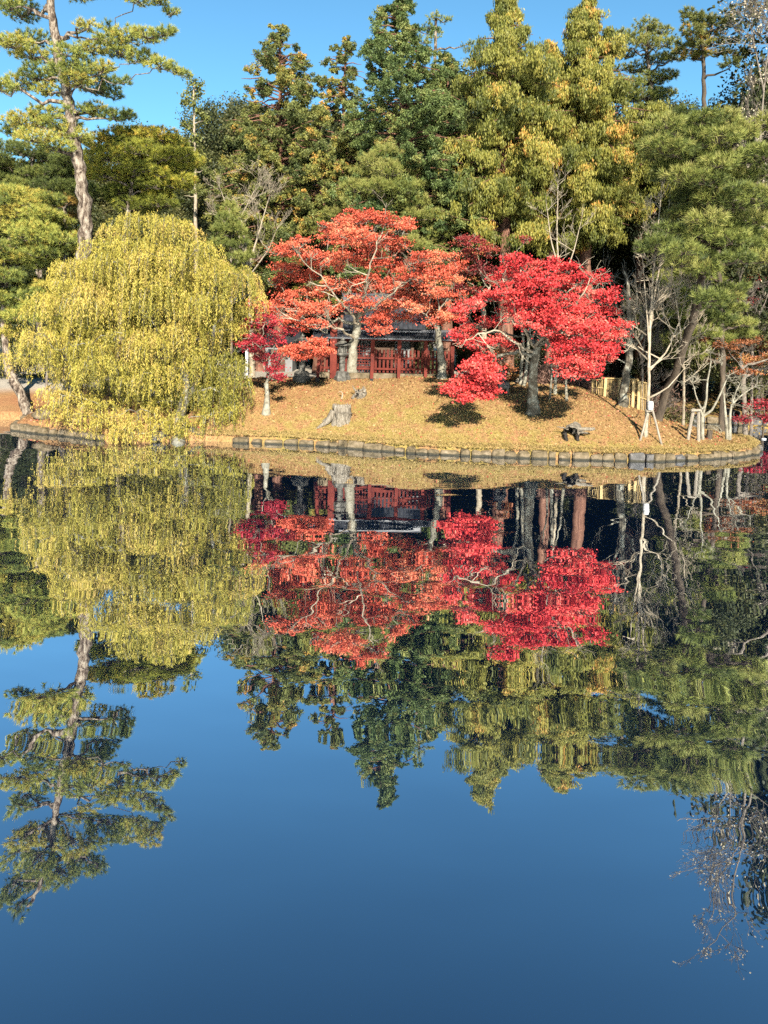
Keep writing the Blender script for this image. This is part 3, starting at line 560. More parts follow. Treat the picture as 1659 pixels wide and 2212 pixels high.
# willow
def willow():
    rng = np.random.default_rng(31); D = 27.0; b = W(386, 952, .1); b[2] = .1
    root = thing('willow_tree', 'large golden weeping willow overhanging the pond at left', 'tree', b)
    g = Geo(); q = trunk_tube(g, [b - [0, 0, .3], P(388, 920, D), P(396, 880, D + .1), P(404, 840, D + .2), P(400, 790, D + .3), P(385, 740, D + .4), P(370, 690, D + .4)], .21, .13, rng)
    q2 = trunk_tube(g, [P(398, 872, D + .1), P(430, 820, D + .3), P(455, 760, D + .4), P(465, 700, D + .3)], .11, .07, rng, flare=1)
    q3 = trunk_tube(g, [P(396, 880, D), P(345, 850, D + 1), P(290, 815, D + 1.3), P(230, 780, D + 1.2)], .1, .05, rng, flare=1)
    cl = [(300, 478, 62, 26), (350, 470, 40, 20), (250, 500, 46, 26), (380, 505, 50, 26), (215, 530, 34, 24), (300, 530, 66, 32), (430, 530, 44, 28), (350, 560, 62, 32), (250, 570, 56, 32), (455, 565, 32, 26), (190, 580, 40, 28), (400, 590, 56, 34),
          (150, 620, 40, 22), (220, 630, 60, 32), (300, 610, 66, 32), (350, 640, 60, 32), (470, 615, 42, 32), (510, 600, 30, 26), (540, 630, 34, 30), (440, 650, 54, 34), (500, 665, 44, 32), (560, 660, 20, 22), (175, 670, 40, 20), (120, 660, 26, 16), (400, 690, 46, 30), (460, 715, 50, 28), (520, 710, 34, 26),
          (60, 745, 36, 22), (100, 735, 40, 22), (35, 770, 22, 18), (85, 775, 40, 22), (140, 745, 40, 24), (190, 730, 44, 22), (240, 745, 50, 26), (295, 740, 46, 24), (340, 760, 34, 30), (210, 775, 50, 24), (280, 785, 50, 22), (330, 800, 36, 26), (150, 785, 36, 20),
          (395, 760, 36, 30, 0, .25), (440, 790, 40, 34, .3, .2), (490, 790, 36, 32, .2, .25), (370, 830, 34, 32, .4, .2), (420, 850, 40, 34, .2, .18), (480, 850, 36, 32, 0, .25), (510, 860, 22, 26, .3, .2), (455, 895, 30, 24, -.4, .4), (495, 895, 22, 22, -.4, .4), (380, 905, 18, 24, -1),  # low last values: greener leaves, with the crown's inner shade put into their tone
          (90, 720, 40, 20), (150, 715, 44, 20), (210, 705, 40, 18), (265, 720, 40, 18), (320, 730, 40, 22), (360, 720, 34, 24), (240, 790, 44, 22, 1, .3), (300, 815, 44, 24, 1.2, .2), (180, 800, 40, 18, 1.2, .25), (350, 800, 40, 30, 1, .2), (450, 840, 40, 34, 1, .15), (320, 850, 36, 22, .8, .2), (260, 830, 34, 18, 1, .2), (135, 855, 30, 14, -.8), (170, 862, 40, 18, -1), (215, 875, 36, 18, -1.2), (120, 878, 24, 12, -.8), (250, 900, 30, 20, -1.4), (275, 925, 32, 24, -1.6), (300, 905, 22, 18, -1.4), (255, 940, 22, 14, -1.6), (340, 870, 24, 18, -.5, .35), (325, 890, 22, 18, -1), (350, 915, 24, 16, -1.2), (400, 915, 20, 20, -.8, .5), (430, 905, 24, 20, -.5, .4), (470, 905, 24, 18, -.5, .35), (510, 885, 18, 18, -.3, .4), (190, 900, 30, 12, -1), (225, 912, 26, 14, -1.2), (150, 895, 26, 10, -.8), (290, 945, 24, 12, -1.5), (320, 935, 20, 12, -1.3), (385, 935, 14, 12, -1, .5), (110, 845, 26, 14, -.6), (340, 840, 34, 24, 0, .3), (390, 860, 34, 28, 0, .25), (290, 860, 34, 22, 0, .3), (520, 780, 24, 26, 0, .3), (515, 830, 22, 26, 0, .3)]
    for _ in range(46):
        a, q_ = rng.uniform(0, 6.28), math.sqrt(rng.uniform(0, 1)); cl.append((300 + 205 * q_ * math.cos(a), 680 + 170 * q_ * math.sin(a), rng.uniform(26, 44), rng.uniform(18, 34)))
    cl = [(c[0] + rng.normal(0, 8), c[1] + rng.normal(0, 10), *c[2:]) if c[1] < 840 else c for c in cl]
    cl = [c for c in cl if not (340 < c[0] < 420 and 850 < c[1] < 905) and not (415 < c[0] < 500 and 896 < c[1])]
    cs = []
    for c in cl:
        off = c[4] if len(c) > 4 else rng.uniform(-1.6, 1.2)
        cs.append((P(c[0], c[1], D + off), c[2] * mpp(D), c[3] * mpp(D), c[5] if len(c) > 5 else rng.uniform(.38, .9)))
    nodes = np.vstack([q[len(q) // 2:], q2[1:], q3[1:]]); nrad = np.concatenate([np.linspace(.16, .12, len(q) - len(q) // 2), np.linspace(.1, .06, len(q2) - 1), np.linspace(.1, .05, len(q3) - 1)])
    grow_to(g, nodes, nrad, [c[0] for c in cs], rng, .018, sag=.12, r_max=.09)
    lf = Geo(); C = []; A_ = []; Hh = []
    for c, rx, ry, tn in cs:
        ns = int(88 * (rx * max(ry, .35)) / .4)
        u = runit(rng, ns); u[:, 2] = np.abs(u[:, 2]) * .9 - .1
        st = c + u * rng.uniform(.55, 1.05, (ns, 1)) * np.array([rx * 1.05, rx * 1.05, ry])
        ln = rng.uniform(.3, 1.15, ns) * (.5 + ry); out = u * [1, 1, 0]
        for k in range(ns):
            m = int(ln[k] / .027); t = np.arange(m) / max(m, 1)
            pp = st[k] + np.outer(np.sin(t * 1.6) * .16, out[k]); pp[:, 2] -= ln[k] * t ** 1.15 - .08 * np.sin(t * 3.1)
            pp += np.cumsum(rng.normal(0, .007, (m, 3)), 0)
            pp = pp[pp[:, 2] > .04]
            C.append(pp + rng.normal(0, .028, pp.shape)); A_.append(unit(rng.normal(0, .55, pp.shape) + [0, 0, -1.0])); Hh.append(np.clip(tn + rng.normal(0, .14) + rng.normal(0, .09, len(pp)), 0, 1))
        for k in range(0, ns, 5):
            g.tube([st[k], st[k] + out[k] * .1 - [0, 0, ln[k] * .45], st[k] + out[k] * .15 - [0, 0, max(0, min(ln[k] * .9, st[k][2] - .1))]], [.008, .006, .003], 3, cap=False)
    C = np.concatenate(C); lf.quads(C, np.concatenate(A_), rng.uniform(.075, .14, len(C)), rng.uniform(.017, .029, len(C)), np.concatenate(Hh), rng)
    # bare twigs dipping into the water
    for k in range(14):
        s = P(310 + rng.uniform(-20, 40), 930 + rng.uniform(-10, 6), D - .8); e = s + [rng.normal(.2, .5), rng.normal(0, .3), -rng.uniform(.3, .7)]
        g.tube(curve(s, e, rng, 6, .25, .05), np.linspace(.014, .005, 6), 3, cap=False)
    g.build('trunk', M['bark_lichen'], root, smooth=True); lf.build('crown', M['willow'], root)
willow()

# pines
def boughs(seed, n, x0, x1, y0, y1, rx=(26, 46), tone=None, dy=None):
    r = np.random.default_rng(seed); return [(r.uniform(x0, x1), r.uniform(y0, y1), q := r.uniform(*rx), q * r.uniform(.32, .45), dy if dy is None else r.uniform(*dy)) + (() if tone is None else (r.uniform(*tone),)) for _ in range(n)]
def pine(label, base, trunk, r0, pads, mat, seed, r1=.08, needle=.19, nw=.02, k=24, per=120, bark='bark_pine', name='pine_tree', flat=.5, up=.8, tone=(.2, .85), D=33, joins=None, dY=1.3):
    """trunk: world points; pads: (px, py, rx, ry[, dY[, tone]]) in picture units at depth D"""
    rng = np.random.default_rng(seed); root = thing(name, label, 'tree', base)
    g = Geo(); q = trunk_tube(g, trunk, r0, r1, rng, flare=1.35)
    cs = []
    for c in pads:
        off = c[4] if len(c) > 4 and c[4] is not None else rng.uniform(-dY, dY)
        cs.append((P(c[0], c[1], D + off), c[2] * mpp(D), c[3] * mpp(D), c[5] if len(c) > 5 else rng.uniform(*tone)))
    n = len(q); nodes = q[max(2, n // 6):]; nrad = np.linspace(r0 * .8, r1, len(nodes))
    grow_to(g, nodes, nrad, [c[0] - [0, 0, c[2] * .35] for c in cs], rng, .02, sag=.04, r_max=.13, wob=.045)
    lf = Geo()
    for c, rx, ry, tn in cs:
        rx, ry = rx * 1.15, ry * 1.2; m = max(12, int(per * 1.5 * rx * max(rx, .5) * (1 + ry))); u = runit(rng, m); u[:, 2] = u[:, 2] * .75 + .25
        T = c + u * rng.uniform(.35, 1.03, (m, 1)) ** .6 * np.array([rx, rx * .95, ry])
        T += rng.normal(0, .05, T.shape)
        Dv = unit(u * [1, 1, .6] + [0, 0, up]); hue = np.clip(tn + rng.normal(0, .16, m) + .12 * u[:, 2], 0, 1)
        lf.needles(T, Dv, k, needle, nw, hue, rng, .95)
        for e in T[::6]:
            s = c - [0, 0, ry * .35]; g.tube([s, (s + e) / 2 + rng.normal(0, .05, 3), e], [.02, .013, .007], 3, cap=False)
    g.build('trunk', M[bark], root, smooth=True); lf.build('crown', M[mat], root)
    return root
D = 29.6; b = foot(152, D)
pine('tall leaning pine with scaly pale trunk and layered green pads at upper left', b,
     [b - [0, 0, .2], P(160, 780, D), P(172, 640, D), P(183, 520, D), P(184, 470, D), P(176, 390, D), P(162, 300, D), P(148, 225, D), P(132, 140, D), P(117, 65, D), P(108, -15, D), P(92, -110, D), P(66, -185, D), P(40, -240, D)], .36,
     [(45, 28, 38, 24), (20, 15, 26, 14), (75, 88, 30, 15), (28, 98, 34, 15), (70, 122, 38, 15), (-10, 90, 24, 15), (145, 115, 30, 13), (195, 108, 34, 12), (240, 92, 34, 13), (280, 82, 34, 13), (318, 80, 30, 11), (350, 74, 22, 8), (365, 68, 12, 6),
      (260, 115, 34, 14), (305, 128, 32, 12), (345, 142, 26, 10), (375, 155, 18, 8), (400, 162, 9, 5), (190, 60, 22, 9), (235, 62, 14, 7, None, .1), (150, 155, 36, 16), (190, 150, 40, 15), (225, 150, 22, 12), (165, 175, 32, 13), (85, 165, 40, 18), (40, 185, 34, 15), (0, 190, 32, 14), (105, 200, 28, 12),
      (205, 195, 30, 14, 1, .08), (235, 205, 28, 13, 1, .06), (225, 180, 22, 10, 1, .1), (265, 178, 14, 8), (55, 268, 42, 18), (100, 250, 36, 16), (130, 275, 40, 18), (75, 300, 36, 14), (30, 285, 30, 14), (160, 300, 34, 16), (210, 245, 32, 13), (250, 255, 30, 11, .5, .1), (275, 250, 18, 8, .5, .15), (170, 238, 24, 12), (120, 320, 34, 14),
      (170, -12, 38, 14), (225, -22, 42, 14), (285, -26, 40, 13), (330, -14, 26, 11), (372, 28, 15, 7), (300, 2, 26, 8), (350, 8, 16, 7), (30, -58, 36, 15), (85, -68, 40, 15), (145, -58, 36, 14), (190, -55, 22, 12),
      (60, -110, 36, 14), (115, -135, 40, 15), (170, -128, 36, 14), (202, -112, 18, 9), (10, -120, 30, 14), (40, -180, 32, 17), (75, -178, 26, 15), (5, -190, 26, 14), (22, -230, 18, 14), (-20, -215, 20, 14)],
     'pine', 41, D=D, r1=.07)
D = 34.0; b = foot(255, D)
pine('rounded golden green pine beside the tall leaning pine trunk', b, [b - [0, 0, .2], P(262, 650, D), P(270, 520, D), P(285, 400, D), P(300, 330, D)], .2,
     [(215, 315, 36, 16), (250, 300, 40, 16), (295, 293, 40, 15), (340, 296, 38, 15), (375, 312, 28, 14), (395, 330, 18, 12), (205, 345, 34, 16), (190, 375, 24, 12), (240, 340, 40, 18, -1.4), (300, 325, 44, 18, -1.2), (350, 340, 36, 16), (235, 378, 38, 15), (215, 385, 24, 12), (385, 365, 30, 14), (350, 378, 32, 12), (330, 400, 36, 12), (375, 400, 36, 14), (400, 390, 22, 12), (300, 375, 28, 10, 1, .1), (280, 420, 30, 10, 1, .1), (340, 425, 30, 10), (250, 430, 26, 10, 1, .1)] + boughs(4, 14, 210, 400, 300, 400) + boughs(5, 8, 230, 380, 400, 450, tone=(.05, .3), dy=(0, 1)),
     'pine_gold', 42, D=D)
D = 31.5; b = ground(64, 893)
pine('leaning pine with whitish lower trunk on the left bank, dense green boughs', b, [b - [0, 0, .2], P(52, 865, b[1]), P(32, 830, b[1]), P(18, 790, D), P(8, 720, D), P(10, 620, D), P(20, 500, D), P(30, 430, D)], .2,
     [(25, 425, 44, 15), (80, 430, 36, 13), (-15, 440, 40, 16), (40, 465, 46, 16), (95, 470, 36, 14), (-20, 490, 44, 16), (20, 510, 46, 16), (75, 515, 44, 16), (130, 520, 32, 13), (110, 545, 34, 14), (-10, 550, 44, 16), (40, 560, 46, 16), (90, 575, 36, 14), (0, 600, 44, 16), (50, 610, 40, 15), (-20, 640, 40, 16), (25, 650, 40, 16), (70, 640, 30, 13), (10, 690, 36, 14), (45, 685, 30, 13), (-10, 720, 30, 13), (30, 720, 24, 10), (130, 480, 26, 11)] + boughs(1, 26, -40, 120, 420, 700) + boughs(2, 10, 60, 160, 430, 560),
     'pine', 43, D=D, tone=(.3, .9))
D = 42.0; b = foot(90, D)
pine('dark green pine behind the leaning pines at the left edge', b, [b - [0, 0, .2], P(85, 600, D), P(75, 450, D), P(70, 340, D)], .22,
     [(20, 320, 34, 14), (60, 330, 36, 14), (-20, 345, 40, 16), (100, 345, 34, 14), (30, 365, 44, 16), (85, 375, 40, 15), (130, 370, 30, 14), (-10, 390, 44, 16), (50, 405, 44, 15), (110, 405, 36, 14), (150, 400, 28, 12), (165, 430, 24, 10), (-30, 420, 40, 15), (140, 440, 28, 11)] + boughs(3, 22, -40, 180, 320, 470),
     'pine_green', 44, D=D, tone=(.1, .6))
gD = 36.5; b = foot(140, gD)
pine('small pine branch tree with orange dead needles behind the leaning trunk', b, [b - [0, 0, .2], P(140, 650, gD), P(142, 500, gD), P(140, 450, gD)], .1, [(135, 435, 24, 8), (152, 438, 16, 7), (120, 445, 16, 7), (145, 470, 26, 9, None, .1), (115, 475, 24, 9, None, .1)], 'gold_bush', 45, D=gD)
D = 34; b = foot(500, D)
pine('young bright green pine sapling above right shoulder of the willow', b, [b - [0, 0, .1], P(500, 620, D), P(498, 540, D), P(496, 450, D)], .07,
     [(496, 450, 11, 13), (485, 475, 14, 12), (512, 470, 14, 12), (480, 500, 18, 13), (515, 500, 18, 13), (498, 490, 18, 13), (478, 530, 20, 13), (520, 530, 20, 13), (500, 525, 18, 13), (490, 560, 22, 13), (520, 560, 18, 12), (505, 585, 22, 12), (535, 555, 12, 10), (465, 545, 12, 10)],
     'pine_green', 46, D=D, needle=.24, up=1.3, r1=.03, tone=(.3, .75), dY=.5)
D = 38; b = foot(830, D)
pine('fluffy light green pine rising above the orange maple', b, [b - [0, 0, .2], P(832, 600, D), P(835, 480, D), P(835, 340, D)], .2,
     [(835, 335, 22, 16), (805, 352, 24, 17), (860, 350, 24, 16), (790, 380, 28, 18), (835, 372, 30, 18, -1.2), (880, 375, 26, 17), (770, 410, 28, 18), (815, 410, 34, 18, -1.3), (865, 410, 32, 18, -1), (760, 440, 24, 16), (800, 445, 32, 16), (850, 445, 32, 17), (900, 405, 22, 15), (905, 440, 26, 16), (880, 470, 30, 16), (930, 470, 26, 16), (910, 500, 34, 17), (950, 510, 26, 15), (890, 530, 28, 14), (930, 535, 28, 14), (700, 490, 20, 14), (670, 500, 20, 13), (720, 465, 20, 12)],
     'pine_green', 47, D=D, needle=.24, up=1.0, tone=(.5, .9), k=22)
D = 24.5; b = P(1420, 880, 27.6); b[2] = gz(b[0], b[1])
pine('big leaning pine with lichen trunk and shaggy boughs at the right', b, [b - [0, 0, .2], P(1436, 850, b[1] - .3), P(1455, 815, b[1] - .8), P(1478, 750, 26), P(1500, 670, 25), P(1515, 600, D), P(1528, 520, D), P(1545, 450, D), P(1565, 390, D), P(1585, 310, D), P(1590, 250, D)], .15,
     [(1440, 270, 30, 15), (1480, 255, 30, 14), (1520, 265, 36, 16), (1560, 260, 34, 16), (1470, 290, 34, 16), (1510, 300, 40, 18), (1555, 300, 36, 18), (1600, 290, 34, 16), (1425, 325, 30, 15), (1460, 330, 34, 16), (1500, 345, 40, 18), (1545, 345, 40, 18), (1440, 365, 30, 14), (1480, 385, 38, 17), (1525, 390, 38, 18), (1570, 385, 34, 16), (1410, 340, 18, 11), (1420, 300, 18, 11), (1490, 425, 38, 16), (1540, 430, 38, 16), (1480, 465, 34, 14), (1525, 475, 34, 14), (1590, 440, 34, 16), (1640, 430, 36, 16), (1620, 480, 40, 17), (1670, 470, 40, 18), (1575, 500, 34, 15), (1620, 530, 40, 16), (1665, 520, 40, 18), (1590, 560, 34, 13), (1650, 560, 36, 15), (1450, 500, 26, 11), (1640, 340, 36, 16), (1660, 270, 36, 18), (1690, 380, 40, 20)] + boughs(6, 14, 1420, 1660, 260, 540) + boughs(7, 8, 1440, 1600, 520, 660, (22, 36), dy=(-2, .5)),
     'pine_green', 48, D=D, needle=.23, bark='bark_dark', tone=(.12, .85), up=.7, k=24)
D = 30.0; b = foot(1565, D)
pine('slim dark stemmed pine with drooping low boughs behind the bare sapling', b, [b - [0, 0, .2], P(1562, 780, D), P(1558, 700, D), P(1555, 600, D), P(1552, 540, D)], .12,
     [(1480, 600, 28, 12), (1510, 590, 30, 12), (1450, 620, 18, 9), (1490, 635, 30, 12), (1535, 610, 26, 11), (1545, 650, 30, 12), (1580, 640, 24, 11), (1470, 670, 24, 10), (1550, 690, 32, 12), (1595, 705, 26, 11), (1610, 700, 18, 9), (1470, 700, 24, 10), (1490, 720, 30, 12), (1460, 735, 24, 10), (1500, 755, 30, 12), (1520, 770, 24, 10), (1475, 765, 22, 9), (1560, 735, 24, 10), (1430, 600, 16, 8)] + boughs(8, 12, 1450, 1600, 600, 770, (20, 34)),
     'pine_green', 49, D=D, needle=.22, bark='bark_dark', tone=(.25, .8))
D = 41.5; b = foot(1415, D)
pine('bright green round headed pine on the skyline right of the tall conifers', b, [b - [0, 0, .2], P(1412, 400, D), P(1410, 250, D), P(1400, 130, D), P(1395, 80, D)], .25,
     [(1395, 58, 26, 11), (1425, 70, 24, 11), (1370, 85, 26, 11), (1320, 95, 26, 11), (1345, 80, 22, 10), (1440, 95, 24, 11), (1400, 95, 30, 12), (1460, 125, 24, 10), (1350, 120, 24, 9), (1420, 130, 28, 11), (1375, 150, 26, 11), (1405, 175, 34, 14), (1440, 165, 24, 11), (1360, 185, 26, 11), (1395, 210, 34, 12), (1330, 150, 18, 8), (1430, 205, 26, 12), (1345, 215, 26, 12), (1395, 245, 36, 13)],
     'pine_green', 50, D=D, tone=(.4, .8), per=110)
D = 38; b = foot(1525, D)
pine('open crowned brownish pine standing apart against the sky at upper right', b, [b - [0, 0, .2], P(1522, 400, D), P(1522, 250, D), P(1520, 130, D), P(1515, 60, D)], .17,
     [(1495, 42, 20, 9), (1520, 48, 24, 10), (1485, 28, 10, 6), (1550, 48, 18, 8), (1570, 55, 14, 6), (1575, 40, 8, 4), (1500, 68, 24, 9), (1535, 72, 24, 9), (1510, 95, 24, 9), (1480, 100, 14, 7), (1550, 95, 18, 8), (1560, 115, 18, 8), (1520, 120, 20, 8), (1590, 90, 10, 5), (1490, 125, 18, 7), (1470, 110, 12, 6), (1580, 140, 18, 8), (1600, 120, 14, 7)],
     'cypress', 51, D=D, tone=(.25, .75), per=80, bark='bark_dark', needle=.22, nw=.04)
D = 46; b = foot(930, D)
pine('hazy pine tufts poking out right of the dark central conifer', b, [b - [0, 0, .2], P(935, 300, D), P(940, 100, D), P(942, 40, D)], .14, [(940, 38, 14, 6), (962, 46, 12, 5), (925, 60, 14, 7), (940, 75, 16, 7), (1015, 95, 8, 5), (915, 90, 18, 8)], 'pine', 52, D=D, per=80, tone=(.2, .5))

# tall conifers
def conifer(label, px, ytop, D, prof, mat, seed, style, nb=150, ybase=None, trunk_r=.35, bark='bark_cedar', dens=1.0, name='conifer_tree', lace=0.0, bare_to=None, tone=(.15, .8), leaf=1.0):
    """prof: (py, half width in picture units)"""
    rng = np.random.default_rng(seed); b = foot(px, D); root = thing(name, label, 'tree', b)
    top = P(px, ytop, D); g = Geo(); axis_x = lambda z: np.interp(z, [b[2], top[2]], [b[0], top[0]])
    trunk_tube(g, [b - [0, 0, .2], (b + top) / 2 + [rng.normal(0, .1), 0, 0], top], trunk_r, .03, rng, flare=1.3, step=.8)
    zs = np.array([P(px, q[0], D)[2] for q in prof]); rs = np.array([q[1] * mpp(D) for q in prof]); o = np.argsort(zs); zs, rs = zs[o], rs[o]
    lf = Geo(); zlo = zs[0]; zhi = top[2]
    t = np.linspace(0, 1, nb); zb = zlo + (zhi - zlo) * t ** .92
    C0 = []; tn = []; sz = []
    lobes = rng.uniform(0, 6.28, 3)
    for z in zb:
        r = np.interp(z, zs, rs); az = rng.uniform(0, 6.28)
        if rng.uniform() < .35: az = -math.pi / 2 + rng.normal(0, .9)              # the side the sun and the pond are on carries more
        L = r * rng.uniform(.45, 1.16) * (1 + .15 * math.sin(2 * az + lobes[0] + z * .5))
        dirv = np.array([math.cos(az), math.sin(az), 0]); e = np.array([axis_x(z), D, z]) + dirv * L + [0, 0, (.10 if style == 'tuft' else -.12) * L]
        s = np.array([axis_x(z), D, z - .05 * L]); pa = curve(s, e, rng, 5, .08, .03); g.tube(pa, np.linspace(.035 + .01 * L, .012, 5), 4, cap=False)
        m = max(2, int(L / .5)); ft = np.sqrt(rng.uniform(.15, 1, m)); tb = rng.uniform(*tone)
        for f in ft:
            q = s + (e - s) * f + rng.normal(0, .10 + .05 * L, 3) * [1, 1, .5]; C0.append(q); tn.append(np.clip(tb + rng.normal(0, .10), 0, 1)); sz.append(rng.uniform(.75, 1.35) * (.55 + .45 * min(1, L / 2)))
    C0 = np.array(C0); tn = np.array(tn); sz = np.array(sz)
    if lace: k = rng.uniform(size=len(C0)) > lace * np.clip((C0[:, 2] - zlo) / (zhi - zlo) - .35, 0, 1) * 1.6; C0, tn, sz = C0[k], tn[k], sz[k]
    kp = rng.uniform(size=len(C0)) < .80; C0, tn, sz = C0[kp], tn[kp], sz[kp]; n = len(C0)
    # each frond: a few sub-sprays round its centre, each spray a tight bunch of leaves
    k = 6; u = runit(rng, n * k) * rng.uniform(.35, 1, (n * k, 1)); s3 = np.repeat(sz, k)[:, None]
    if style == 'droop': B = np.repeat(C0, k, 0) + u * s3 * np.array([.42, .42, .22])
    else: B = np.repeat(C0, k, 0) + u * s3 * np.array([.38, .38, .3])
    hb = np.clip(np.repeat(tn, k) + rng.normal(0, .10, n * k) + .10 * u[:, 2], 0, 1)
    m = int(46 * dens); C = np.repeat(B, m, 0); S = np.repeat(s3, m, 0); N = len(C); hue = np.clip(np.repeat(hb, m) + rng.normal(0, .07, N), 0, 1)
    if style == 'droop':
        dr = rng.uniform(0, 1, (N, 1)); ln = np.repeat(rng.uniform(.25, .62, (n * k, 1)), m, 0)
        C = C + rng.normal(size=(N, 3)) * S * np.array([.12, .12, .05]) * (1 - .4 * dr) + np.array([0, 0, -1]) * dr * S * ln
        Ax = unit(rng.normal(0, .28, C.shape) + [0, 0, -1]); lf.quads(C, Ax, rng.uniform(.11, .22, N) * leaf, rng.uniform(.032, .058, N) * leaf, hue, rng)
    else:
        v = runit(rng, N); C = C + v * S * rng.uniform(.2, 1, (N, 1)) * np.array([.17, .17, .15])
        Ax = unit(v * .8 + rng.normal(0, .45, C.shape) + [0, 0, .35 if style == 'tuft' else -.15]); lf.quads(C, Ax, rng.uniform(.08, .16, N) * leaf, rng.uniform(.035, .07, N) * leaf, hue, rng)
    g.build('trunk', M[bark], root, smooth=True); lf.build('crown', M[mat], root)
    return root
conifer('lacy topped brownish conifer, tall one left of centre', 605, 62, 43.5, [(72, 12), (100, 50), (140, 76), (200, 102), (300, 122), (380, 135), (480, 150), (620, 150)], 'cypress', 61, 'spray', nb=240, lace=.34, dens=1.0)
conifer('narrow pointed brownish conifer between the lacy one and the dark one', 745, 88, 43, [(92, 12), (130, 42), (180, 62), (260, 60), (340, 80), (450, 100), (600, 105)], 'cypress', 62, 'spray', nb=150, lace=.2)
conifer('tallest dark green conifer in the centre', 868, -34, 39.5, [(-15, 14), (30, 50), (90, 64), (130, 92), (190, 120), (260, 130), (350, 145), (450, 150), (600, 150)], 'cryptomeria', 63, 'spray', nb=250, dens=1.1)
conifer('yellow green drooping conifer right of centre with orange tips', 1092, -40, 38.5, [(-20, 10), (30, 42), (70, 54), (105, 92), (150, 118), (230, 124), (330, 128), (430, 118), (520, 90)], 'cedar', 64, 'droop', nb=215, dens=1.15, bark='bark_cedar', trunk_r=.42)
conifer('rusty topped drooping conifer beside the yellow green one', 1268, 2, 39.5, [(8, 12), (40, 38), (70, 50), (110, 74), (150, 104), (230, 124), (330, 132), (430, 124), (520, 80)], 'cedar', 65, 'droop', nb=215, dens=1.15, trunk_r=.42, tone=(.15, .88))
conifer('short rusty spire between the two drooping conifers', 1190, 92, 40, [(95, 10), (130, 30), (190, 50), (300, 60), (430, 70), (520, 70)], 'cedar', 66, 'droop', nb=90, tone=(.4, .95))
conifer('olive conifer filling the gap under the round headed pine', 1385, 235, 42, [(240, 20), (280, 60), (340, 80), (400, 85), (470, 60)], 'cedar', 67, 'droop', nb=90, tone=(.1, .7))
conifer('olive brown conifer in front of the lacy one', 690, 230, 41, [(235, 15), (280, 50), (340, 75), (430, 90), (560, 95), (640, 95)], 'cypress', 68, 'spray', nb=130, tone=(.2, .85))
conifer('dull olive conifer above the white branched bare tree', 560, 300, 43, [(305, 20), (350, 55), (430, 75), (560, 80), (640, 80)], 'cypress', 69, 'spray', nb=110, tone=(.2, .9))
conifer('dark green conifer behind the fluffy light pine', 965, 118, 41, [(122, 14), (150, 34), (200, 52), (260, 66), (340, 75), (450, 80), (600, 80)], 'cryptomeria', 70, 'spray', nb=150)
# thin pole conifer with a bare stem
def pole_tree():
    rng = np.random.default_rng(75); D = 46.0; b = foot(424, D); root = thing('conifer_tree', 'thin pole like conifer with bare pale stem left of the skyline gap', 'tree', b); g = Geo(); lf = Geo()
    trunk_tube(g, [b, P(424, 560, D), P(421, 400, D), P(420, 280, D), P(418, 180, D)], .17, .04, rng)
    for px, py, rr in [(415, 178, 12), (428, 185, 11), (408, 205, 12), (424, 205, 10), (418, 222, 10), (400, 222, 8), (430, 240, 7), (445, 258, 7), (398, 268, 8), (412, 275, 9), (425, 300, 10), (385, 300, 8), (400, 318, 12), (430, 330, 12), (405, 345, 12), (440, 350, 10)]:
        c = P(px, py, D + rng.uniform(-.4, .4)); g.tube(curve(P(420, py + 10, D), c, rng, 4), [.04, .03, .02, .01], 4, cap=False)
        n = 130; C = c + rng.normal(size=(n, 3)) * rr * mpp(D) * .6; lf.quads(C, runit(rng, n), rng.uniform(.12, .24, n), .1, rng.uniform(.1, .7, n), rng)
    for py in (330, 350, 372, 400, 425):
        c = P(420, py, D); e = c + [rng.choice([-1, 1]) * rng.uniform(.5, 1.1), -.2, rng.uniform(0, .3)]; g.tube(curve(c, e, rng, 4), [.04, .03, .02, .012], 4, cap=False)
    g.build('trunk', M['bark_pale'], root, smooth=True); lf.build('crown', M['cypress'], root)
pole_tree()

# broad evergreen trees further back (two source trees, then copies)
def evergreen(label, seed, mat, Ht=15.0, rad=4.2):
    rng = np.random.default_rng(seed); root = thing('evergreen_tree', label, 'tree', (0, 0, 0), 'evergreen trees of the wood behind'); g = Geo(); lf = Geo()
    trunk_tube(g, [(0, 0, -.3), (.2, 0, Ht * .35), (0, .1, Ht * .75)], .3, .08, rng, step=.8)
    cs = []
    for _ in range(95):
        z = rng.uniform(.12, 1) * Ht; r = rad * (1.0 if z < Ht * .55 else math.sqrt(max(.06, 1 - ((z / Ht - .55) / .47) ** 2))); a = rng.uniform(0, 6.28)
        cs.append(np.array([math.cos(a) * r * rng.uniform(.4, 1), math.sin(a) * r * rng.uniform(.4, 1), z]))
    grow_to(g, [np.array([.1, 0, Ht * k]) for k in (.2, .35, .5, .65)], [.25, .2, .15, .1], cs, rng, .03)
    for c in cs:
        tn = rng.uniform(.15, .85); ns = 14; sc = c + runit(rng, ns) * rng.uniform(.5, 1, (ns, 1)) * [1.15, 1.15, .8]; m = 58
        C = np.repeat(sc, m, 0) + rng.normal(size=(ns * m, 3)) * .26; hue = np.clip(tn + rng.normal(0, .15, ns).repeat(m) + rng.normal(0, .1, ns * m), 0, 1)
        lf.quads(C, unit(rng.normal(size=C.shape) + [0, 0, -.3]), rng.uniform(.11, .2, len(C)), rng.uniform(.06, .11, len(C)), hue, rng)
    g.build('trunk', M['bark_dark'], root, smooth=True); lf.build('crown', M[mat], root); return root
def copy_thing(o, loc, rz, s, label=None):
    c = o.copy(); COL.objects.link(c); c.location = loc; c.rotation_euler = (0, 0, rz); c.scale = (s, s, s)
    if label: c['label'] = label
    for ch in o.children:
        d = ch.copy(); COL.objects.link(d); d.parent = c
    return c
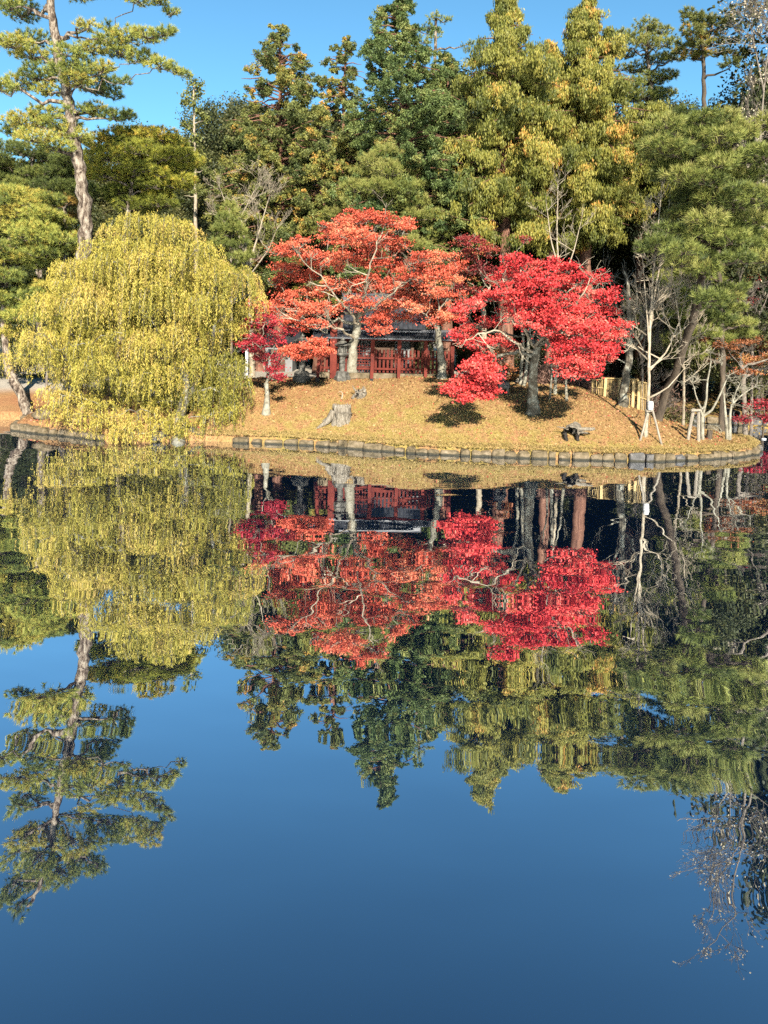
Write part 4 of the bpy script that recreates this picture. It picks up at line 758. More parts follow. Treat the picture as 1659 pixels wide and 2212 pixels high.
EV = [evergreen('dark broad evergreen tree standing in the wood behind the conifers', 81, 'evergreen'), evergreen('dark broad evergreen tree standing in the wood behind the conifers', 82, 'evergreen', 16, 4.6), evergreen('olive broad evergreen tree in the back of the wood', 83, 'evergreen_lit', 14, 4.4)]
rng0 = np.random.default_rng(90); used = set()
spots = [(-60, 56, 360, 0), (20, 60, 340, 1), (110, 58, 350, 0), (200, 56, 350, 2), (280, 60, 330, 2), (330, 72, 278, 2), (375, 66, 290, 2), (440, 60, 285, 0), (500, 62, 235, 2), (470, 54, 330, 2), (560, 62, 250, 1), (640, 62, 260, 0), (720, 60, 240, 1), (800, 60, 260, 0), (900, 58, 220, 1), (980, 58, 190, 0), (1040, 54, 240, 1),
         (1130, 54, 230, 0), (1200, 55, 240, 1), (1290, 54, 230, 0), (1350, 52, 290, 1), (1430, 52, 270, 2), (1500, 50, 260, 2), (1580, 48, 200, 0), (1650, 42, 150, 2), (1700, 46, 110, 0), (1760, 44, 60, 1), (1640, 36, 330, 2), (1350, 49, 470, 0), (1180, 49, 500, 1), (1060, 49, 480, 0), (1270, 49, 480, 1), (950, 50, 470, 0), (860, 50, 480, 1), (750, 50, 480, 0), (640, 50, 500, 1), (560, 50, 480, 2), (420, 48, 470, 0), (330, 46, 500, 1), (240, 46, 500, 0), (150, 48, 500, 1), (60, 46, 480, 0), (-30, 46, 480, 1), (1440, 46, 470, 1), (1965, 34, -430, 0), (1330, 50, 200, 0), (1420, 50, 215, 1), (1500, 47, 225, 0), (520, 57, 225, 2), (680, 54, 225, 0), (1000, 52, 150, 0), (1010, 50, 300, 1), (1560, 40, 260, 1), (1480, 40, 420, 0), (1600, 38, 450, 1)]
EL = {330: 'rounded olive tree forming the lowest skyline right of the tall pine', 500: 'grey olive tree just left of the lacy conifer', 1650: 'dark glossy tree at the upper right edge of the wood', 1580: 'dark tree behind the shaggy right pine', 1965: 'tall dark evergreen whose left edge leans in at the upper right corner'}
for k, (px, Dd, yt, w) in enumerate(spots):
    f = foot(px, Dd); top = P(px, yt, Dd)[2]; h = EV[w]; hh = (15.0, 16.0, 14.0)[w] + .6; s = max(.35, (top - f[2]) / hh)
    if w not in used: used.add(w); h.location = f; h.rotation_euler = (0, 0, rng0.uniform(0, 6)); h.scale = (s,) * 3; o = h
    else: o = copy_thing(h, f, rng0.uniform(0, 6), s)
    if px in EL and yt < 300: o['label'] = EL[px]; 
    if px in EL and yt < 300 and 'group' in o: del o['group']

# bare trees
def bare_tree(label, stems, bark, seed, base, lev=3, L=.9, kids=(2, 4), spread=.55, up=.3, step=.45, name='bare_tree', start=.4, rt=.02, pods=None, cat='tree'):
    rng = np.random.default_rng(seed); root = thing(name, label, cat, base); g = Geo(); ends = []
    for pts, r0, r1 in stems:
        q = trunk_tube(g, pts, r0, r1, rng, flare=1.15, k=8, step=.25, rough=.05)
        n = len(q); L0 = np.linalg.norm(q[-1] - q[0])
        for i in range(int(n * start), n):
            if rng.uniform() < step:
                t = i / n; a = rng.uniform(0, 6.28); d = unit(np.array([math.cos(a), math.sin(a) * .8, up * 2.2]))
                bare_rec(g, q[i], d, L * (1.15 - .7 * t), max(rt * (1.2 - .7 * t), .007), lev, rng, spread, up, kids)
        bare_rec(g, q[-1], unit(q[-1] - q[-2]), L * .5, r1, lev - 1, rng, spread * .6, up, kids)
    g.build('trunk', M[bark], root, smooth=False)
    if pods:
        V = np.concatenate(g.V); c = V[rng.integers(0, len(V), pods)]; c = c[c[:, 2] > base[2] + 2]
        lf = Geo(); C = c + rng.normal(0, .05, c.shape); lf.quads(C, runit(rng, len(C)), rng.uniform(.05, .09, len(C)), .06, rng.uniform(0, 1, len(C)), rng); lf.build('seed_pods', M['seed'], root)
    return root
b = ground(1393, 943); Db = b[1]
sapling = bare_tree('tall slim bare sapling with pale twin leaders held by a wooden tripod', [([b - [0, 0, .1], P(1398, 900, Db), P(1402, 850, Db), P(1402, 780, Db), P(1404, 700, Db), P(1410, 600, Db), P(1422, 480, Db), P(1430, 400, Db), P(1438, 345, Db)], .058, .012),
          ([P(1405, 690, Db), P(1420, 600, Db + .1), P(1440, 500, Db + .2), P(1448, 420, Db + .2)], .035, .01), ([P(1402, 740, Db), P(1395, 650, Db - .1), P(1388, 560, Db - .2)], .03, .01), ([P(1403, 800, Db), P(1440, 760, Db + .3), P(1470, 690, Db + .4), P(1480, 640, Db + .4)], .035, .01),
          ([P(1402, 860, Db), P(1440, 840, Db - .3), P(1475, 800, Db - .3)], .03, .01)], 'bark_pale', 101, b, lev=4, L=.8, kids=(2, 3), step=.5, start=.25, rt=.028)
b = foot(1212, 31)
bare_tree('thin bare tree with pale stems rising behind the scarlet maple', [([b, P(1212, 640, 31), P(1203, 520, 31), P(1205, 400, 31)], .07, .014), ([P(1212, 600, 31), P(1190, 520, 31), P(1180, 440, 31)], .04, .01), ([P(1212, 620, 31), P(1240, 540, 31), P(1255, 480, 31)], .04, .01)], 'bark_pale', 102, b, lev=3, L=.9, kids=(2, 3), start=.55, step=.4)
b = ground(1344, 876); Db = b[1]
bare_tree('lichen covered bare tree in front of the bamboo fence', [([b - [0, 0, .1], P(1349, 840, Db), P(1353, 800, Db), P(1360, 765, Db), P(1362, 720, Db), P(1358, 660, Db), P(1356, 615, Db)], .17, .06), ([P(1362, 745, Db), P(1340, 690, Db), P(1325, 640, Db), P(1312, 590, Db)], .06, .015), ([P(1360, 760, Db), P(1385, 730, Db + .2), P(1400, 690, Db)], .07, .02), ([P(1362, 700, Db), P(1378, 650, Db), P(1372, 600, Db)], .05, .015)], 'bark_lichen', 103, b, lev=3, L=1.0, kids=(2, 3), start=.35, step=.4, rt=.025)
b = ground(1516, 949); Db = b[1]
bare_tree('small forked bare tree with smooth pale limbs at the right tip', [([b - [0, 0, .1], P(1517, 925, Db), P(1517, 900, Db)], .07, .055), ([P(1517, 902, Db), P(1525, 870, Db), P(1528, 830, Db), P(1536, 780, Db)], .045, .02), ([P(1516, 885, Db), P(1504, 860, Db), P(1499, 835, Db)], .03, .015), ([P(1517, 900, Db), P(1540, 885, Db - .1), P(1557, 850, Db - .1), P(1568, 824, Db)], .045, .018)], 'bark_maple', 104, b, lev=3, L=.5, kids=(2, 4), spread=.8, up=.02, start=.6, step=.5, rt=.012)
b = ground(1572, 950); Db = b[1]
bare_tree('small twin stemmed bare tree at the outermost right tip of the bank', [([b - [0, 0, .1], P(1568, 905, Db), P(1563, 850, Db)], .06, .03), ([b + [.05, 0, 0], P(1577, 900, Db), P(1580, 875, Db), P(1605, 850, Db), P(1625, 838, Db)], .065, .015), ([P(1580, 880, Db), P(1590, 845, Db), P(1600, 825, Db)], .03, .012)], 'bark_maple', 105, b, lev=3, L=.55, kids=(2, 4), spread=.8, up=.0, start=.6, step=.55, rt=.012)
b = foot(545, 36)
bare_tree('whitish branched bare tree above the orange maple at left', [([b, P(540, 640, 36), P(532, 540, 36), P(520, 470, 36)], .14, .03), ([P(536, 580, 36), P(560, 500, 36), P(580, 430, 36)], .06, .015), ([P(533, 560, 36), P(505, 480, 36), P(480, 420, 36)], .06, .015), ([P(520, 470, 36), P(545, 420, 36), P(560, 395, 36)], .03, .012), ([P(536, 600, 36), P(580, 540, 36), P(600, 490, 36)], .04, .012)], 'bark_pale', 106, b, lev=4, L=1.1, kids=(2, 3), start=.4, step=.5, rt=.03)
b = foot(1790, 33)
bare_tree('half bare tree covered in pale seed pods at the upper right edge', [([b, P(1760, 640, 30), P(1715, 480, 29), P(1650, 360, 29), P(1620, 250, 29)], .14, .03), ([P(1722, 500, 29), P(1620, 420, 29), P(1570, 400, 28.5)], .06, .015), ([P(1712, 470, 29), P(1640, 330, 28.5), P(1650, 200, 28.5), P(1660, 100, 28.5)], .06, .015), ([P(1735, 560, 29.5), P(1650, 490, 29), P(1590, 470, 29)], .05, .015), ([P(1650, 200, 28.5), P(1630, 100, 28.5), P(1610, 0, 28.5)], .03, .01), ([P(1675, 300, 28.5), P(1690, 100, 28.5), P(1660, -60, 28.5), P(1630, -150, 28.5)], .05, .012), ([P(1700, 200, 28.5), P(1690, 20, 28.2), P(1640, -20, 28), P(1600, -30, 28)], .045, .012), ([P(1690, 100, 28.5), P(1690, -120, 28.2), P(1650, -190, 28), P(1620, -230, 28)], .04, .012)], 'bark_grey', 107, b, lev=3, L=1.2, kids=(2, 4), start=.25, step=.55, rt=.017, pods=3000)
b = foot(1480, 29.8)
bare_tree('pale twiggy bare tree standing in front of the drooping low pine', [([b, P(1478, 800, 29), P(1470, 720, 28.5), P(1462, 660, 28.2), P(1455, 610, 28)], .06, .016), ([P(1475, 760, 28.8), P(1500, 700, 28.5), P(1512, 640, 28.2)], .035, .012), ([P(1474, 750, 28.8), P(1440, 700, 28.5), P(1425, 650, 28.2)], .03, .012)], 'bark_pale', 112, b, lev=4, L=.8, kids=(2, 3), start=.3, step=.6, rt=.02)
b = foot(1630, 33)
bare_tree('reddish grey bare tree behind the rusty maple at right', [([b, P(1625, 740, 33), P(1615, 680, 33), P(1600, 620, 33)], .08, .02), ([P(1622, 720, 33), P(1650, 660, 33), P(1665, 620, 33)], .04, .012), ([P(1622, 740, 33), P(1580, 690, 33), P(1560, 650, 33)], .04, .012)], 'bark_grey', 108, b, lev=4, L=.9, kids=(2, 4), start=.3, step=.6, rt=.02)
b = foot(1390, 31)
bare_tree('reddish twiggy bare tree behind the bamboo fence', [([b, P(1388, 760, 31), P(1400, 690, 31)], .06, .02), ([P(1388, 780, 31), P(1420, 720, 31), P(1440, 660, 31)], .04, .012), ([P(1388, 780, 31), P(1365, 730, 31), P(1350, 680, 31)], .04, .012), ([P(1390, 790, 31), P(1450, 770, 31), P(1480, 730, 31)], .03, .012)], 'bark_grey', 109, b, lev=4, L=.8, kids=(2, 4), start=.3, step=.6, rt=.018)
b = foot(100, 34)
bare_tree('grey twiggy bare tree left of the willow crown', [([b, P(105, 760, 34), P(115, 700, 34), P(130, 660, 34)], .06, .02), ([P(108, 740, 34), P(95, 690, 34), P(92, 650, 34)], .03, .012)], 'bark_grey', 110, b, lev=4, L=.8, kids=(2, 4), start=.3, step=.6, rt=.018)
# slim trunks under the scarlet maple
for (px, py, tops, r, lab) in [(1131, 834, [(1138, 790), (1142, 735), (1148, 690)], .075, 'right hand of two pale trunks under the scarlet maple'), (1124, 832, [(1126, 790), (1131, 740), (1125, 690)], .07, 'left hand of two pale trunks under the scarlet maple'),
                        (1187, 862, [(1190, 830), (1193, 800), (1188, 770)], .045, 'thin mottled sapling stem just right of the scarlet maple trunk'), (1198, 852, [(1200, 820), (1204, 780), (1206, 740)], .07, 'brown slim stem second right of the scarlet maple trunk'), (1225, 866, [(1222, 830), (1224, 800), (1220, 770)], .055, 'pale slim stem furthest right under the scarlet maple')]:
    b = ground(px, py); rng = np.random.default_rng(px)
    bare_tree(lab, [([b - [0, 0, .1]] + [P(x, y, b[1] + .1) for x, y in tops], r, r * .6)], 'bark_maple' if 'pale' in lab else 'bark_lichen', px, b, lev=2, L=.7, start=.6, step=.4, name='slim_tree')

# shrubs
def shrub(label, px, Y, r, h, mat, seed, n=2600, twig=False, name='shrub'):
    rng = np.random.default_rng(seed); b = foot(px, Y); root = thing(name, label, 'shrub', b); g = Geo(); lf = Geo()
    for _ in range(26):
        a = rng.uniform(0, 6.28); e = b + [math.cos(a) * r * rng.uniform(.2, .9), math.sin(a) * r * rng.uniform(.2, .9), h * rng.uniform(.4, 1)]
        bare_rec(g, b + rng.normal(0, .1, 3) * [1, 1, 0] - [0, 0, .05], unit(e - b), np.linalg.norm(e - b) * .6, .014, 2, rng, .5, .2)
    u = runit(rng, 40); u[:, 2] = np.abs(u[:, 2]); sc = b + u * rng.uniform(.5, 1, (40, 1)) * [r, r, h]; m = n // 40
    C = np.repeat(sc, m, 0) + rng.normal(size=(40 * m, 3)) * [r * .2, r * .2, h * .14]; C[:, 2] = np.maximum(C[:, 2], b[2] + .02)
    hue = np.clip(np.repeat(rng.uniform(.1, .9, 40), m) + rng.normal(0, .12, 40 * m), 0, 1)
    if twig: lf.quads(C, unit(rng.normal(size=C.shape) * [.7, .7, 1] + [0, 0, .5]), rng.uniform(.12, .3, len(C)), .02, hue, rng)
    else: lf.quads(C, runit(rng, len(C)), rng.uniform(.07, .13, len(C)), .07, hue, rng)
    g.build('stems', M['bark_grey'], root); lf.build('foliage', M[mat], root); return root
shrub('dark red brown twiggy shrub behind the scarlet maple trunk', 1185, 31, 1.0, 1.0, 'twig_bush', 121, 3000, True)
shrub('dark twiggy shrub left of the bamboo fence', 1255, 31, 1.1, 1.0, 'twig_bush', 122, 3000, True)
shrub('reddish twiggy shrub behind the bamboo fence', 1330, 32.5, 1.2, 1.2, 'twig_bush', 123, 3000, True)
shrub('twiggy shrub behind the right end of the bamboo fence', 1425, 33, 1.2, 1.3, 'twig_bush', 124, 3000, True)
shrub('pale dry shrub on the sunlit far bank by the channel', 1465, 32.6, .7, .55, 'shrub', 125)
shrub('golden shrub on the far bank at the right edge', 1640, 33.5, 1.0, 1.3, 'gold_bush', 126)
shrub('dull brown shrub on the far bank behind the twin stemmed tree', 1580, 33.5, 1.3, .9, 'twig_bush', 127, 3000, True)
shrub('dark green low shrub at the far waterline', 1545, 32.6, .7, .5, 'shrub', 128)
shrub('green shrub beyond the fence at its right end', 905, 36, 1.0, 2.2, 'evergreen_lit', 129)
shrub('dark shrub under the pines at far left', 20, 37, 1.6, 1.2, 'evergreen', 130)
shrub('dark shrub in the shade behind the willow', 330, 33, 1.8, 1.6, 'twig_bush', 131, 3600, True)
shrub('brown shrub behind the willow trunk', 450, 33.5, 1.6, 1.8, 'evergreen', 132)

# ------------------------------------------------------------------ red fence
def bxp(name, parent, mat, *boxes):
    g = Geo()
    for b in boxes: g.box(*b)
    return g.build(name, M[mat], parent)
FD = 30.4
def fence():
    xl, xr_ = P(690, 800, FD)[0], P(976, 800, FD)[0]; zb = [gz(x, FD) for x in np.linspace(xl, xr_, 7)]; z0 = max(zb) - .02
    root = thing('red_fence', 'vermilion picket fence with a grey tiled roof behind the orange maple', 'fence', ((xl + xr_) / 2, FD, z0))
    ztop = P(840, 742, FD)[2]; Hh = ztop - z0; Ln = xr_ - xl
    bxp('base_stone', root, 'stone', ((xl + xr_) / 2, FD, 0) and (((xl + xr_) / 2, FD, z0 + .0), (Ln + .2, .42, .22)))
    nb = 5; px_ = np.linspace(xl, xr_, nb + 1)
    for k, x in enumerate(px_):
        g = Geo(); g.box((x, FD, z0 + .11 + Hh / 2), (.15, .15, Hh)); g.build('post', M['vermilion'], root)
        g = Geo(); g.bar((x - .02, FD - .62, z0 - .25), (x, FD - .09, z0 + Hh * .72), .12, .10); br = g.build('brace', M['vermilion'], root)
        g = Geo(); g.bar((x - .024, FD - .655, z0 - .36), (x - .012, FD - .56, z0 - .10), .14, .12); g.build('brace_foot', M['black_tip'], br)
    for k in range(nb):
        a, b2 = px_[k] + .08, px_[k + 1] - .08; n = int((b2 - a) / .135)
        if k == 1:
            g = Geo()
            for x in np.linspace(a, b2, 9): g.box((x, FD, z0 + .11 + Hh * .46), (.028, .03, Hh * .86))
            for z in np.linspace(z0 + .25, z0 + Hh * .88, 9): g.box(((a + b2) / 2, FD - .031, z), (b2 - a, .028, .028))
            g.build('lattice_panel', M['vermilion'], root)
        else:
            g = Geo()
            for i_, x in enumerate(np.linspace(a + .05, b2 - .05, n)):
                h = Hh * .70 * (1 + (.02 if i_ % 3 == 0 else 0)); g.box((x, FD, z0 + .13 + h / 2), (.085, .03, h))
            g.build('picket_panel', M['vermilion'], root)
        for z in (z0 + Hh * .22, z0 + Hh * .55):
            bxp('rail', root, 'vermilion', (((a + b2) / 2, FD - .048, z), (b2 - a, .06, .08)))
    bxp('top_beam', root, 'vermilion', (((xl + xr_) / 2, FD, z0 + .11 + Hh + .05), (Ln + .3, .13, .1)))
    # tiled roof: two sloped slabs with rows of round tiles and a ridge
    g = Geo(); zr = z0 + .11 + Hh + .34; ze = zr - .24; e = .46
    for s in (-1, 1):
        v = [(xl - .25, FD, zr), (xr_ + .25, FD, zr), (xr_ + .25, FD + s * e, ze), (xl - .25, FD + s * e, ze)]; v2 = [(q[0], q[1], q[2] - .05) for q in v]
        g.add(v + v2, [(0, 1, 2, 3), (7, 6, 5, 4), (3, 2, 6, 7), (0, 3, 7, 4), (1, 5, 6, 2)] if s < 0 else [(3, 2, 1, 0), (4, 5, 6, 7), (7, 6, 2, 3), (4, 7, 3, 0), (2, 6, 5, 1)])
        for x in np.arange(xl - .22, xr_ + .24, .17): g.tube([(x, FD + s * .05, zr - .01), (x, FD + s * (e + .01), ze + .015)], .034, 6)
    rf = g.build('tiled_roof', M['tile'], root)
    g = Geo(); g.tube([(xl - .3, FD, zr + .05), (xr_ + .3, FD, zr + .05)], .075, 8); g.build('ridge', M['tile'], rf)
    # gate post taller than the roof at left
    x = P(722, 760, FD)[0]; g = Geo(); g.box((x, FD - .32, z0 - .1 + (Hh + .95) / 2), (.26, .24, Hh + .95)); g.build('gate_post', M['vermilion'], root)
    g = Geo(); g.box((x, FD - .32, z0 - .1 + Hh + .95 + .03), (.32, .3, .06)); g.build('gate_post_cap', M['black_tip'], root)
fence()
def shrine():
    D = 35.5; c = P(830, 700, D); b = np.array([c[0], D, gz(c[0], D)]); root = thing('shrine_building', 'small shrine hall with grey tiled gable roof behind the red fence', 'building', b)
    ze = P(830, 722, D)[2]; zr = P(830, 652, D)[2]; w, dp = 3.0, 2.6
    bxp('wall', root, 'plaster', ((b[0], D, (b[2] + ze) / 2), (w - .5, dp - .5, ze - b[2])))
    for sx in (-1, -.33, .33, 1):
        bxp('pillar', root, 'wood_brown', ((b[0] + sx * (w - .44) / 2, D - (dp - .44) / 2, (b[2] + ze) / 2), (.14, .14, ze - b[2])))
    bxp('beam', root, 'wood_brown', ((b[0], D - (dp - .4) / 2, ze - .1), (w - .3, .12, .18)))
    bxp('door', root, 'wood_brown', ((b[0], D - (dp - .5) / 2 - .03, b[2] + .9), (.75, .06, 1.8)))
    g = Geo(); e = dp / 2 + .45; hw = w / 2 + .35
    for s in (-1, 1):
        n = 7; t = np.linspace(0, 1, n); yy = D + s * e * t; zz = zr - (zr - ze + .12) * (t * 1.25 - .25 * t * t)
        v = np.array([(b[0] + sx, y, z + dz) for dz in (0, -.1) for sx in (-hw, hw) for y, z in zip(yy, zz)])
        f = []
        for i_ in range(n - 1): f += [(i_, i_ + 1, n + i_ + 1, n + i_), (2 * n + i_, 3 * n + i_, 3 * n + i_ + 1, 2 * n + i_ + 1), (i_, 2 * n + i_, 2 * n + i_ + 1, i_ + 1), (n + i_, n + i_ + 1, 3 * n + i_ + 1, 3 * n + i_)]
        f.append((n - 1, 3 * n - 1, 4 * n - 1, 2 * n - 1)); g.add(v, f)
        for x in np.arange(-hw + .08, hw, .22): g.tube([(b[0] + x, y, z + .02) for y, z in zip(yy, zz)], .045, 6)
    rf = g.build('roof', M['tile'], root)
    g = Geo(); g.box((b[0], D, zr + .12), (2 * hw + .1, .3, .26)); g.tube([(b[0] - hw - .1, D, zr + .28), (b[0] + hw + .1, D, zr + .28)], .1, 8); g.build('ridge', M['tile'], rf)
    for s in (-1, 1):
        g = Geo(); x = b[0] + s * (w / 2 - .25 + .004); g.add([(x, D - dp / 2 + .25, ze), (x, D + dp / 2 - .25, ze), (x, D, zr - .15), (x - s * .06, D - dp / 2 + .25, ze), (x - s * .06, D + dp / 2 - .25, ze), (x - s * .06, D, zr - .15)], [(0, 1, 2), (5, 4, 3)]); g.build('gable', M['plaster'], root)
shrine()

def lantern(px, py, Y, h, label, mat='lantern'):
    x = P(px, py, Y)[0]; b = np.array([x, Y, gz(x, Y)]); root = thing('stone_lantern', label, 'lantern', b); s = h / 1.85
    def lt(nm, prof, k): g = Geo(); g.lathe(b, [(r * s, z * s) for r, z in prof], k); return g.build(nm, M[mat], root)
    lt('base', [(0, -.1), (.36, -.1), (.36, .14), (.30, .2), (.30, .3), (.2, .38), (0, .38)], 6)
    lt('shaft', [(.12, .37), (.13, .5), (.115, .7), (.14, .74), (.115, .78), (.13, .98), (.16, 1.0)], 12)
    lt('platform', [(0, .98), (.17, .99), (.29, 1.08), (.29, 1.15), (0, 1.16)], 6)
    g = Geo()
    for k in range(6):
        a = k * math.pi / 3; g.box(b + [math.cos(a) * .17 * s, math.sin(a) * .17 * s, 1.3 * s], (.06 * s, .06 * s, .28 * s), a)
    g.lathe(b, [(.12 * s, 1.16 * s), (.12 * s, 1.44 * s)], 6); g.build('fire_box', M[mat], root)
    lt('cap', [(0, 1.43), (.2, 1.44), (.36, 1.46), (.37, 1.5), (.2, 1.6), (.1, 1.66), (0, 1.67)], 6)
    lt('finial', [(.05, 1.66), (.09, 1.7), (.09, 1.76), (.03, 1.84), (0, 1.86)], 8)
lantern(652, 810, 30.2, 1.9, 'dark stone lantern left of the red fence, in shade')
lantern(739, 810, 30.0, 1.7, 'pale stone lantern just left of the orange maple trunk')

# bamboo fence
def bamboo():
    p0 = P(1281, 848, 29.3); p0[2] = gz(p0[0], p0[1]); p1 = P(1403, 884, 28.2); p1[2] = gz(p1[0], p1[1]); root = thing('bamboo_fence', 'pale bamboo slat fence stepping down the right side of the mound', 'fence', p0)
    pans = [((1281, 820, 846), (1300, 818, 850)), ((1302, 815, 852), (1343, 816, 868)), ((1346, 817, 868), (1377, 817, 877)), ((1379, 822, 880), (1404, 826, 888))]
    def at(px, py): t = (px - 1281) / (1404 - 1281.); return P(px, py, 29.3 - 1.1 * t)
    for (a, at_, ab), (b_, bt, bb) in pans:
        n = max(4, int((b_ - a) / 2.9)); g = Geo()
        for t in np.linspace(0, 1, n):
            x = a + (b_ - a) * t; g.tube([at(x, ab + (bb - ab) * t + 4), at(x, at_ + (bt - at_) * t)], .0125, 6)
        g.build('slat_panel', M['bamboo'], root)
        for f in (.04, .62):
            g = Geo(); q0 = at(a - .5, at_ + (ab - at_) * f); q1 = at(b_ + .5, bt + (bb - bt) * f); o = np.array([0, -.03, 0]); g.bar(q0 + o, q1 + o, .03, .045); g.build('rail', M['bamboo'], root)
        g = Geo(); q0 = at(a, ab + 5) + [0, .05, 0]; q1 = at(a, at_ - 1.5) + [0, .05, 0]; g.bar(q0, q1, .07, .05); g.build('post', M['bamboo'], root)
    for px, tp, bt in ((1306, 816, 856), (1336, 817, 866), (1366, 821, 884), (1378, 824, 887)):
        g = Geo(); o = np.array([0, -.09, 0]); g.bar(at(px - 1.5, bt) + o, at(px + 1.5, tp) + o, .10, .022); g.build('board', M['bamboo'], root)
bamboo()

# stakes
def stake_tripod():
    b = ground(1396, 945); root = thing('stake_tripod', 'pale wooden tripod of stakes bracing the slim sapling', 'tree support', b); Db = b[1]
    for (x0, y0, x1, y1, dy, r) in ((1396, 944, 1397, 884, .12, .055), (1382, 947, 1401, 884, -.25, .035), (1431, 949, 1409, 884, -.3, .035)):
        q = P(x0, y0, Db + dy); q[2] = gz(q[0], q[1]) - .08; g = Geo(); g.tube([q, P(x1, y1, Db - .02)], r, 8); g.build('stake', M['post'], root)
    g = Geo(); g.tube([P(1396, 889, Db - .12), P(1411, 887, Db - .12)], .03, 8); g.build('crossbar', M['post'], root)
    c = P(1405, 876, Db - .1); g = Geo(); g.lathe(c, [(.085, -.14), (.1, -.05), (.1, .06), (.085, .14)], 10); g.build('cloth_wrap', M['cloth'], root)
    g = Geo(); g.tube([P(1404, 892, Db - .14), P(1405, 905, Db - .14), P(1406, 920, Db - .14)], .012, 4); g.build('rope', M['rope'], root)
stake_tripod()
def post_pair():
    b = ground(1487, 950); root = thing('post_frame', 'pair of leaning wooden posts joined by a short crossbar by the forked tree', 'tree support', b); Db = b[1]
    for x0, y0, x1, y1 in ((1485, 950, 1498, 882), (1509, 950, 1509, 884)):
        q = P(x0, y0, Db); q[2] = gz(q[0], q[1]) - .1; g = Geo(); g.tube([q, P(x1, y1, Db)], .058, 9); g.build('post', M['post'], root)
    g = Geo(); g.tube([P(1493, 887, Db - .1), P(1513, 886, Db - .1)], .045, 8); g.build('crossbar', M['post'], root)
post_pair()
b = ground(533, 812); g = Geo(); g.box((b[0], b[1], b[2] + .75), (.13, .13, 1.7)); g.lathe((b[0], b[1], b[2] + 1.6), [(.092, 0), (0, .06)], 4)
o = g.build('white_post', M['white_paint']); tag(o, 'white square post between the willow and the small crimson maple', 'post')

# stumps and logs
def ragged_tube(g, path, rad, rng, k=18, rough=.1, hue=.5):
    q = resample(path, .08); n = len(q); r = np.interp(np.linspace(0, 1, n), np.linspace(0, 1, len(rad)), rad)
    rid = 1 + .07 * np.sin(np.arange(k) * 2 * math.pi / k * 7 + .6)[None] + rng.normal(0, rough, (n, k)) * .6; g.tube(q, r, k, rough=rid, cap=False); return q
def stump():
    rng = np.random.default_rng(140); b = ground(738, 908); root = thing('tree_stump', 'large weathered tree stump with roots on the mound slope', 'stump', b); D = b[1]; s = mpp(D)
    g = Geo(); top = P(738, 876, D + .1); q = ragged_tube(g, [b - [0, 0, .3], b + (top - b) * .4, top], [.42, .33, .30], rng, 22, .05)
    for ang, L in ((3.5, .95), (3.05, .7), (-1.9, .4), (-.9, .42), (.3, .36), (2.2, .4)):
        e = b + np.array([math.cos(ang) * L, math.sin(ang) * L, 0]); e[2] = gz(e[0], e[1]) - .03
        g.tube([b + [math.cos(ang) * .28, math.sin(ang) * .28, .30], b + [math.cos(ang) * .55 * L, math.sin(ang) * .55 * L, (e[2] - b[2]) * .55 + .12], e], [.15, .10, .03], 8)
    g.build('wood', M['stump'], root, smooth=True)
    g = Geo(); c = top - [0, 0, .08]; an = np.arange(22) * 2 * math.pi / 22; v = np.array([(c[0] + math.cos(a) * .29, c[1] + math.sin(a) * .29, c[2] + rng.normal(0, .015)) for a in an] + [tuple(c - [0, 0, .06])])
    g.add(v, [(k, (k + 1) % 22, 22) for k in range(22)]); g.build('cut_face', M['bark_dark'], root)
    # jagged rim
    g = Geo()
    for a in an: g.tube([top + [math.cos(a) * .29, math.sin(a) * .29, -.08], top + [math.cos(a) * .30, math.sin(a) * .30, rng.uniform(.0, .07)]], [.05, .015], 5)
    g.build('rim', M['stump'], root)
stump()
def driftwood():
    rng = np.random.default_rng(141); b = ground(778, 858); root = thing('driftwood', 'small splintered root stump below the fence', 'stump', b); g = Geo()
    for k in range(9):
        e = b + [rng.normal(-.02, .16), rng.normal(0, .1), rng.uniform(.15, .42)]; g.tube(curve(b + rng.normal(0, .08, 3) * [1, 1, .2] - [0, 0, .05], e, rng, 5, 0, .08), np.linspace(.07, .015, 5), 6)
    g.tube(curve(b + [.1, 0, 0], b + [.18, -.1, .32], rng, 5), [.09, .08, .08, .06, .05], 8); g.build('wood', M['stump'], root)
    g = Geo(); g.tube(curve(b + [-.16, .02, 0], b + [-.06, -.05, .3], rng, 5), [.06, .05, .05, .04, .02], 7); g.build('rotten_wood', M['char'], root)
driftwood()
def stick():
    rng = np.random.default_rng(142); b = ground(737, 862); g = Geo(); g.tube([b - [0, 0, .05], b + [.04, 0, .10], b + [.05, 0, .2], b + [0, 0, .27], b + [-.08, 0, .28]], [.025, .025, .022, .018, .01], 6)
    tag(g.build('curved_root', M['bark_pale']), 'little curved root sticking up above the large stump', 'root')
stick()
